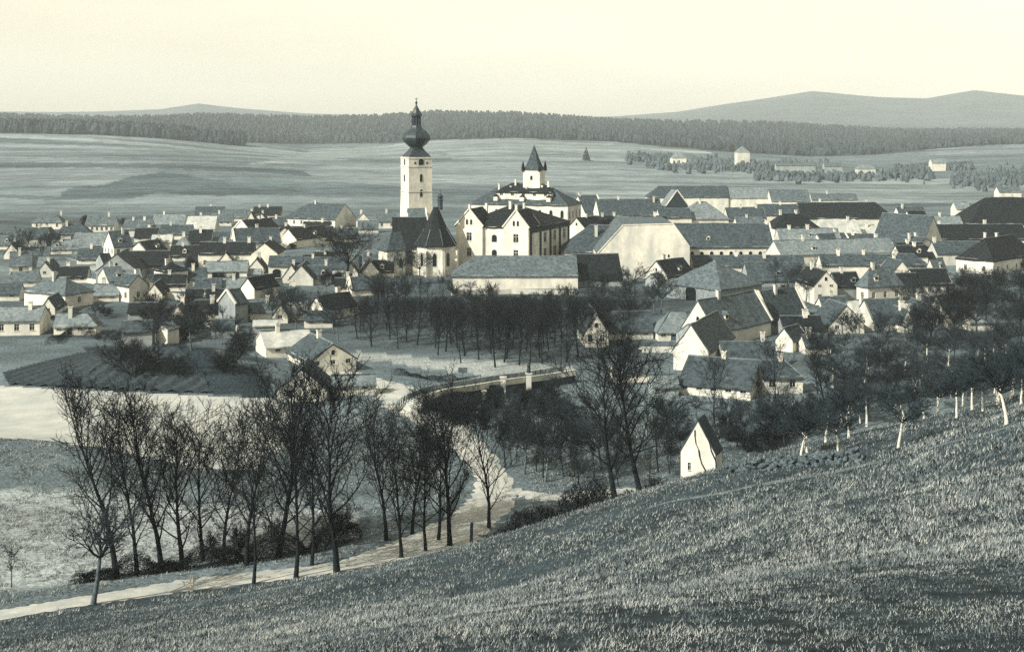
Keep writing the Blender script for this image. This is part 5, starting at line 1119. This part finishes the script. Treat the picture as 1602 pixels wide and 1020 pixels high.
def brush(label, line, seed):
    rn = random.Random(seed); V = []; Fc = []; L_ = smooth_line([((x - CX) / F * D_, D_, -(y - HY) / F * D_) for x, y, D_ in line], 10)
    for A, B in zip(L_, L_[1:]):
        for _ in range(int((B - A).length * 900)):
            c = A.lerp(B, rn.random()); lump = .96 + .16 * math.sin(c.x * 1.1 + 1) + .10 * math.sin(c.x * 2.9) + .06 * math.sin(c.x * 6.1); off = rn.gauss(0, 1.6); g_ = zt(c.x, c.y + off)
            q = Vector((c.x + rn.gauss(0, .3), c.y + off, g_ + max(.3, (c.z - g_)) * lump * math.exp(-off * off / 7) * (1 - rn.random() ** 1.7 * .75)))
            k = rn.uniform(.5, 1.6); a = Vector((rn.uniform(-.8, .8), rn.uniform(-.8, .8), rn.uniform(.0, 1.4))).normalized() * .16 * k; b_ = a.cross(Vector((rn.random() - .5, rn.random() - .5, .3))).normalized() * .045 * k
            i = len(V); V += [tuple(q - a + b_), tuple(q - a - b_), tuple(q + a)]; Fc.append((i, i + 1, i + 2))
    o = bpy.data.objects.new('hedge', np_mesh('hedge', np.array(V) - np.array(L_[0]), Fc, M['leaf'])); o.location = L_[0]; link(o); tag(o, label, 'hedge', 'hedges and brush')
brush('dark bank of brush between the slope and the stream', [(752,850,112),(790,826,108),(835,796,105),(870,776,104),(910,762,103),(960,762,101),(1010,760,100),(1050,757,99)], 3)
hedge('hedge', [(655,655),(672,642),(700,640),(740,636)], 1.8, 1.0, 'dark ivy hedge against the bridge wall', 140, M['leaf'], 2400, 4)
hedge('hedge', [(620,585),(690,598),(745,596)], .7, .8, 'low dark hedge on the verge before the park', 170, M['leaf'], 1500, 5)
hedge('hedge', [(80,520),(150,530),(200,540)], 1.6, 1.3, 'dark hedge below the low white cottage at left', 170, M['leaf'], 1800, 6)
hedge('hedge', [(60,492),(110,515),(80,540)], 1.2, 1.0, 'bushy hedge beside the garden beds at the left', 170, M['leaf'], 1800, 7)

# dry stone wall on the slope edge, every stone its own piece
sw = hit(1145, 742, 60); sw_o = empty('dry_stone_wall', sw); tag(sw_o, 'crumbling dry stone wall at the edge of the orchard slope', 'wall')
stone_me = []
for k in range(5):
    rn = random.Random(k); import bmesh
    bm = bmesh.new(); bmesh.ops.create_icosphere(bm, subdivisions=1, radius=1.0)
    for vtx in bm.verts: vtx.co *= rn.uniform(.72, 1.1)
    me_ = bpy.data.meshes.new('stone'); bm.to_mesh(me_); bm.free(); me_.materials.append(M['fieldstone']); stone_me.append(me_)
Lw = smooth_line([hit(x, y, 60) for x, y in [(1142,740),(1190,737),(1240,732),(1290,728),(1345,722)]], 12); rn = random.Random(9)
for A, B in zip(Lw, Lw[1:]):
    for c_ in range(3):
        for k in range(2):
            p = A.lerp(B, rn.random()); s_ = rn.uniform(.11, .22); o = bpy.data.objects.new('stone', rn.choice(stone_me)); z = zt(p.x, p.y) + .08 + c_ * .2 + rn.uniform(-.08, .08)
            o.location = Vector((p.x + rn.uniform(-.25, .25), p.y + rn.uniform(-.3, .3) + .08 * c_, z)) - sw; o.scale = (s_ * 1.3, s_, s_ * .8); o.rotation_euler = (rn.uniform(0, 1), rn.uniform(0, 1), rn.uniform(0, 6)); link(o, sw_o)
# thin stakes along the footpath
stakes = [(968,800,775),(1044,800,772),(1063,772,754),(1088,776,756),(1115,770,754),(1183,760,742),(1357,716,694),(1467,664,648)]
for i, (x, yb, yt) in enumerate(stakes):
    p = hit(x, yb, 40); K = MB(); K.beam(p + Vector((0, 0, -.3)), p + Vector((trn.uniform(-.05, .05), 0, (yb - yt) / F * p.y)), .02)
    tag(K.build('wooden_stake', M['barkgrey'], org=p), 'thin pale stake beside the footpath on the slope', 'stake', 'stakes along the footpath')
p = hit(300, 926, 80); K = MB(); K.beam(p + Vector((0, 0, -.3)), p + Vector((0, 0, 1.4)), .12); tag(K.build('stone_post', M['white'], org=p), 'short white marker post at the near edge of the road', 'post')
p = hit(737, 850, 80); K = MB(); K.beam(p + Vector((0, 0, -.3)), p + Vector((.05, 0, 1.5)), .11); tag(K.build('wooden_post', M['bark'], org=p), 'dark wooden post beside the last roadside tree', 'post')

# ------------------------------------------------------------------ grass on the slope, far woods
rg = np.random.default_rng(3)
def grass(name, n, rmin, rmax, bl, wd, nbl, m, mshare, seed):
    r_ = np.random.default_rng(seed); th_ = r_.uniform(-math.radians(31), math.radians(31), n); R_ = np.exp(r_.uniform(math.log(rmin), math.log(rmax), n))
    X = R_ * np.sin(th_); Y = R_ * np.cos(th_); stk = vnoise(X * .22 + Y * .05, Y * .9 - X * .25, 1.0, 27); keep = (hill(X, Y) > PLAIN + .6) & (.25 * stk + .5 * vnoise(X, Y, .8, 21) + .8 * vnoise(X, Y, .3, 22) + .8 * vnoise(X, Y, .13, 23) + .1 * r_.standard_normal(n) > -.10); X, Y, R_, stk = X[keep], Y[keep], R_[keep], stk[keep]
    Z = terrain(X, Y); n = len(X); sc = np.clip(R_ / 22, .6, 2.2) * (1 + .5 * vnoise(X, Y, 3, 30))
    V = []; Ms = []
    for b_ in range(nbl):
        an = r_.uniform(0, 6.28, n); ln = bl * sc * r_.uniform(.45, 1.25, n); lean = r_.uniform(.2, .95, n) * ln; w = wd * sc * r_.uniform(.7, 1.3, n)
        ox = r_.normal(0, .06, n) * sc; oy = r_.normal(0, .06, n) * sc; dx, dy = np.cos(an), np.sin(an)
        B = np.stack([X + ox, Y + oy, Z - .02], 1); side = np.stack([-dy * w, dx * w, 0 * w], 1); tip = B + np.stack([dx * lean, dy * lean, ln * .8], 1)
        V.append(np.stack([B - side, B + side, tip], 1)); Ms.append(r_.random(n) < mshare + .7 * vnoise(X, Y, .45, 33) + .4 * vnoise(X, Y, 4, 34) + .5 * stk)
    V = np.concatenate(V).reshape(-1, 3); Ms = np.concatenate(Ms).astype(int); Fc = np.arange(len(V)).reshape(-1, 3)
    o = link(bpy.data.objects.new(name, np_mesh(name, V, Fc, m, mi=Ms))); return o
tag(grass('slope_grass', 330000, 5, 125, .075, .0075, 4, [M['blade'], M['straw']], .35, 5), 'rough tussocky grass covering the foreground slope', 'grass', kind='stuff')
tag(grass('slope_weeds', 16000, 7, 120, .11, .012, 5, [M['twig'], M['blade']], .3, 15), 'coarse dark weeds scattered over the foreground slope', 'weeds', kind='stuff')
def meadow(n, seed):
    r_ = np.random.default_rng(seed); X = r_.uniform(-78, 30, n); Y = r_.uniform(96, 178, n); keep = (hill(X, Y) < PLAIN + 1.5) & (.8 * vnoise(X, Y, 2.2, 41) + .9 * vnoise(X, Y, .8, 42) > .02)
    for poly in no_grass: keep &= ~in_poly(X, Y, poly)
    X, Y = X[keep], Y[keep]; Z = terrain(X, Y); n = len(X); V = []; Ms = []
    for b_ in range(4):
        an = r_.uniform(0, 6.28, n); ln = r_.uniform(.10, .34, n); w = r_.uniform(.02, .05, n); dx, dy = np.cos(an), np.sin(an); B = np.stack([X + r_.normal(0, .15, n), Y + r_.normal(0, .15, n), Z - .02], 1)
        side = np.stack([-dy * w, dx * w, 0 * w], 1); V.append(np.stack([B - side, B + side, B + np.stack([dx * ln * .8, dy * ln * .8, ln], 1)], 1)); Ms.append(r_.random(n) < .45)
    V = np.concatenate(V).reshape(-1, 3); o = link(bpy.data.objects.new('meadow_grass', np_mesh('meadow_grass', V, np.arange(len(V)).reshape(-1, 3), [M['blade'], M['straw']], mi=np.concatenate(Ms).astype(int)))); tag(o, 'patchy meadow grass on the valley floor beside the road', 'grass', kind='stuff')
_rc = [hit(x, y, 85) for x, y in rp]; _rl = [(p_.x, p_.y - 3.6) for p_ in _rc]; _rr = [(p_.x, p_.y + 3.6) for p_ in _rc][::-1]; _rs = [(p_.x - 4.5, p_.y) for p_ in _rc]; _rt = [(p_.x + 4.5, p_.y) for p_ in _rc][::-1]
no_grass = [_rl + _rr, _rs + _rt, world_poly([(-140,600),(10,605),(120,612),(250,618),(430,626),(452,640),(440,700),(400,738),(300,735),(170,702),(60,690),(-140,690)], 120)]
meadow(90000, 8)
def forest(name, n, fn, hgt, label, seed, mt='needle'):
    r_ = np.random.default_rng(seed); pos = fn(r_, n); n = len(pos); X, Y = pos[:, 0], pos[:, 1]; Z = terrain(X, Y) - 1.0; V = []; Fc = []; ns = 6
    h = r_.uniform(*hgt, n); rad = h * r_.uniform(.22, .42, n); levels = [(0.0, .55), (.35, 1.0), (.7, .8), (1.0, .04)]; ktop = np.where(r_.random(n) < .65, .5, .04)
    for li, (f, k) in enumerate(levels):
        for s in range(ns):
            an = 2 * math.pi * s / ns + r_.uniform(0, 1, n); q = rad * (ktop if li == 3 else k) * r_.uniform(.7, 1.25, n); V.append(np.stack([X + q * np.cos(an), Y + q * np.sin(an), Z + h * np.clip(f + r_.normal(0, .05, n), -.1, 1.05)], 1))
    V = np.stack(V, 1).reshape(-1, 3); base = np.arange(n) * (ns * len(levels)); quads_ = []
    for li in range(len(levels) - 1):
        for s in range(ns): s2 = (s + 1) % ns; quads_.append(np.stack([base + li * ns + s, base + li * ns + s2, base + (li + 1) * ns + s2, base + (li + 1) * ns + s], 1))
    o = link(bpy.data.objects.new(name, np_mesh(name, V, np.concatenate(quads_), M[mt], 4))); tag(o, label, 'forest', kind='stuff'); return o
def f_hill(r_, n):
    x = r_.uniform(-200, 1800, n); D = r_.uniform(1600, 3080, n); e = np.interp(x, [0, 150, 250, 320, 380, 383, 480, 640, 800, 960, 1060, 1180, 1300, 1450, 1602], [1600, 1630, 1640, 1650, 1660, 1750, 2050, 1850, 1730, 1700, 1620, 1600, 1640, 1750, 1900])
    k = (D > e + 20) & (vnoise((x - CX) / F * D, D, 350, 44) + .4 * vnoise((x - CX) / F * D, D, 90, 45) > -.3); x, D = x[k], D[k]; return np.stack([(x - CX) / F * D, D], 1)
forest('forest', 17000, f_hill, (6, 13), 'dark wooded hill line behind the fields', 1)
def f_edge(r_, n):
    x = np.concatenate([r_.uniform(-100, 380, n), ]); D = 1605 + np.clip((x - 100) * .2, 0, 60) + r_.exponential(25, n) * np.where(x > 300, .5, 1); return np.stack([(x - CX) / F * D, D], 1)
forest('wood_edge', 900, f_edge, (12, 20), 'dark spruce wood edge above the left fields', 2)
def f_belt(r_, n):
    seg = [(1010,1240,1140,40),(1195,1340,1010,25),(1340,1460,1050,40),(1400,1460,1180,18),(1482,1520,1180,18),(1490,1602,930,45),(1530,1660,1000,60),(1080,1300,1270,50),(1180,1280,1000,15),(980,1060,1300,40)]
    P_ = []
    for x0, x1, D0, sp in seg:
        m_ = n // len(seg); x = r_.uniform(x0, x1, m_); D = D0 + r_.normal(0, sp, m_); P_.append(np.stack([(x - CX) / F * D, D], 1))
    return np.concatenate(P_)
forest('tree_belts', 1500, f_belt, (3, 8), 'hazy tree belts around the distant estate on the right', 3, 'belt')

# ------------------------------------------------------------------ haze: closed box of even thin air round camera and scene
hb = MB(); hb.box((0, 3850, 0), (1, 0, 0), (0, 1, 0), 0, 7900, 4500, -62, 330)
hm = bpy.data.materials.new('haze_air'); hm.use_nodes = True; t = hm.node_tree; t.nodes.clear()
pv = t.nodes.new('ShaderNodeVolumePrincipled'); pv.inputs['Color'].default_value = (0.88, 0.96, 0.97, 1); pv.inputs['Density'].default_value = 1.15e-4; pv.inputs['Anisotropy'].default_value = 0.0
ov = t.nodes.new('ShaderNodeOutputMaterial'); t.links.new(pv.outputs[0], ov.inputs['Volume'])
hz_o = hb.build('haze', hm); tag(hz_o, 'pale haze hanging over the whole valley', 'haze', kind='stuff')
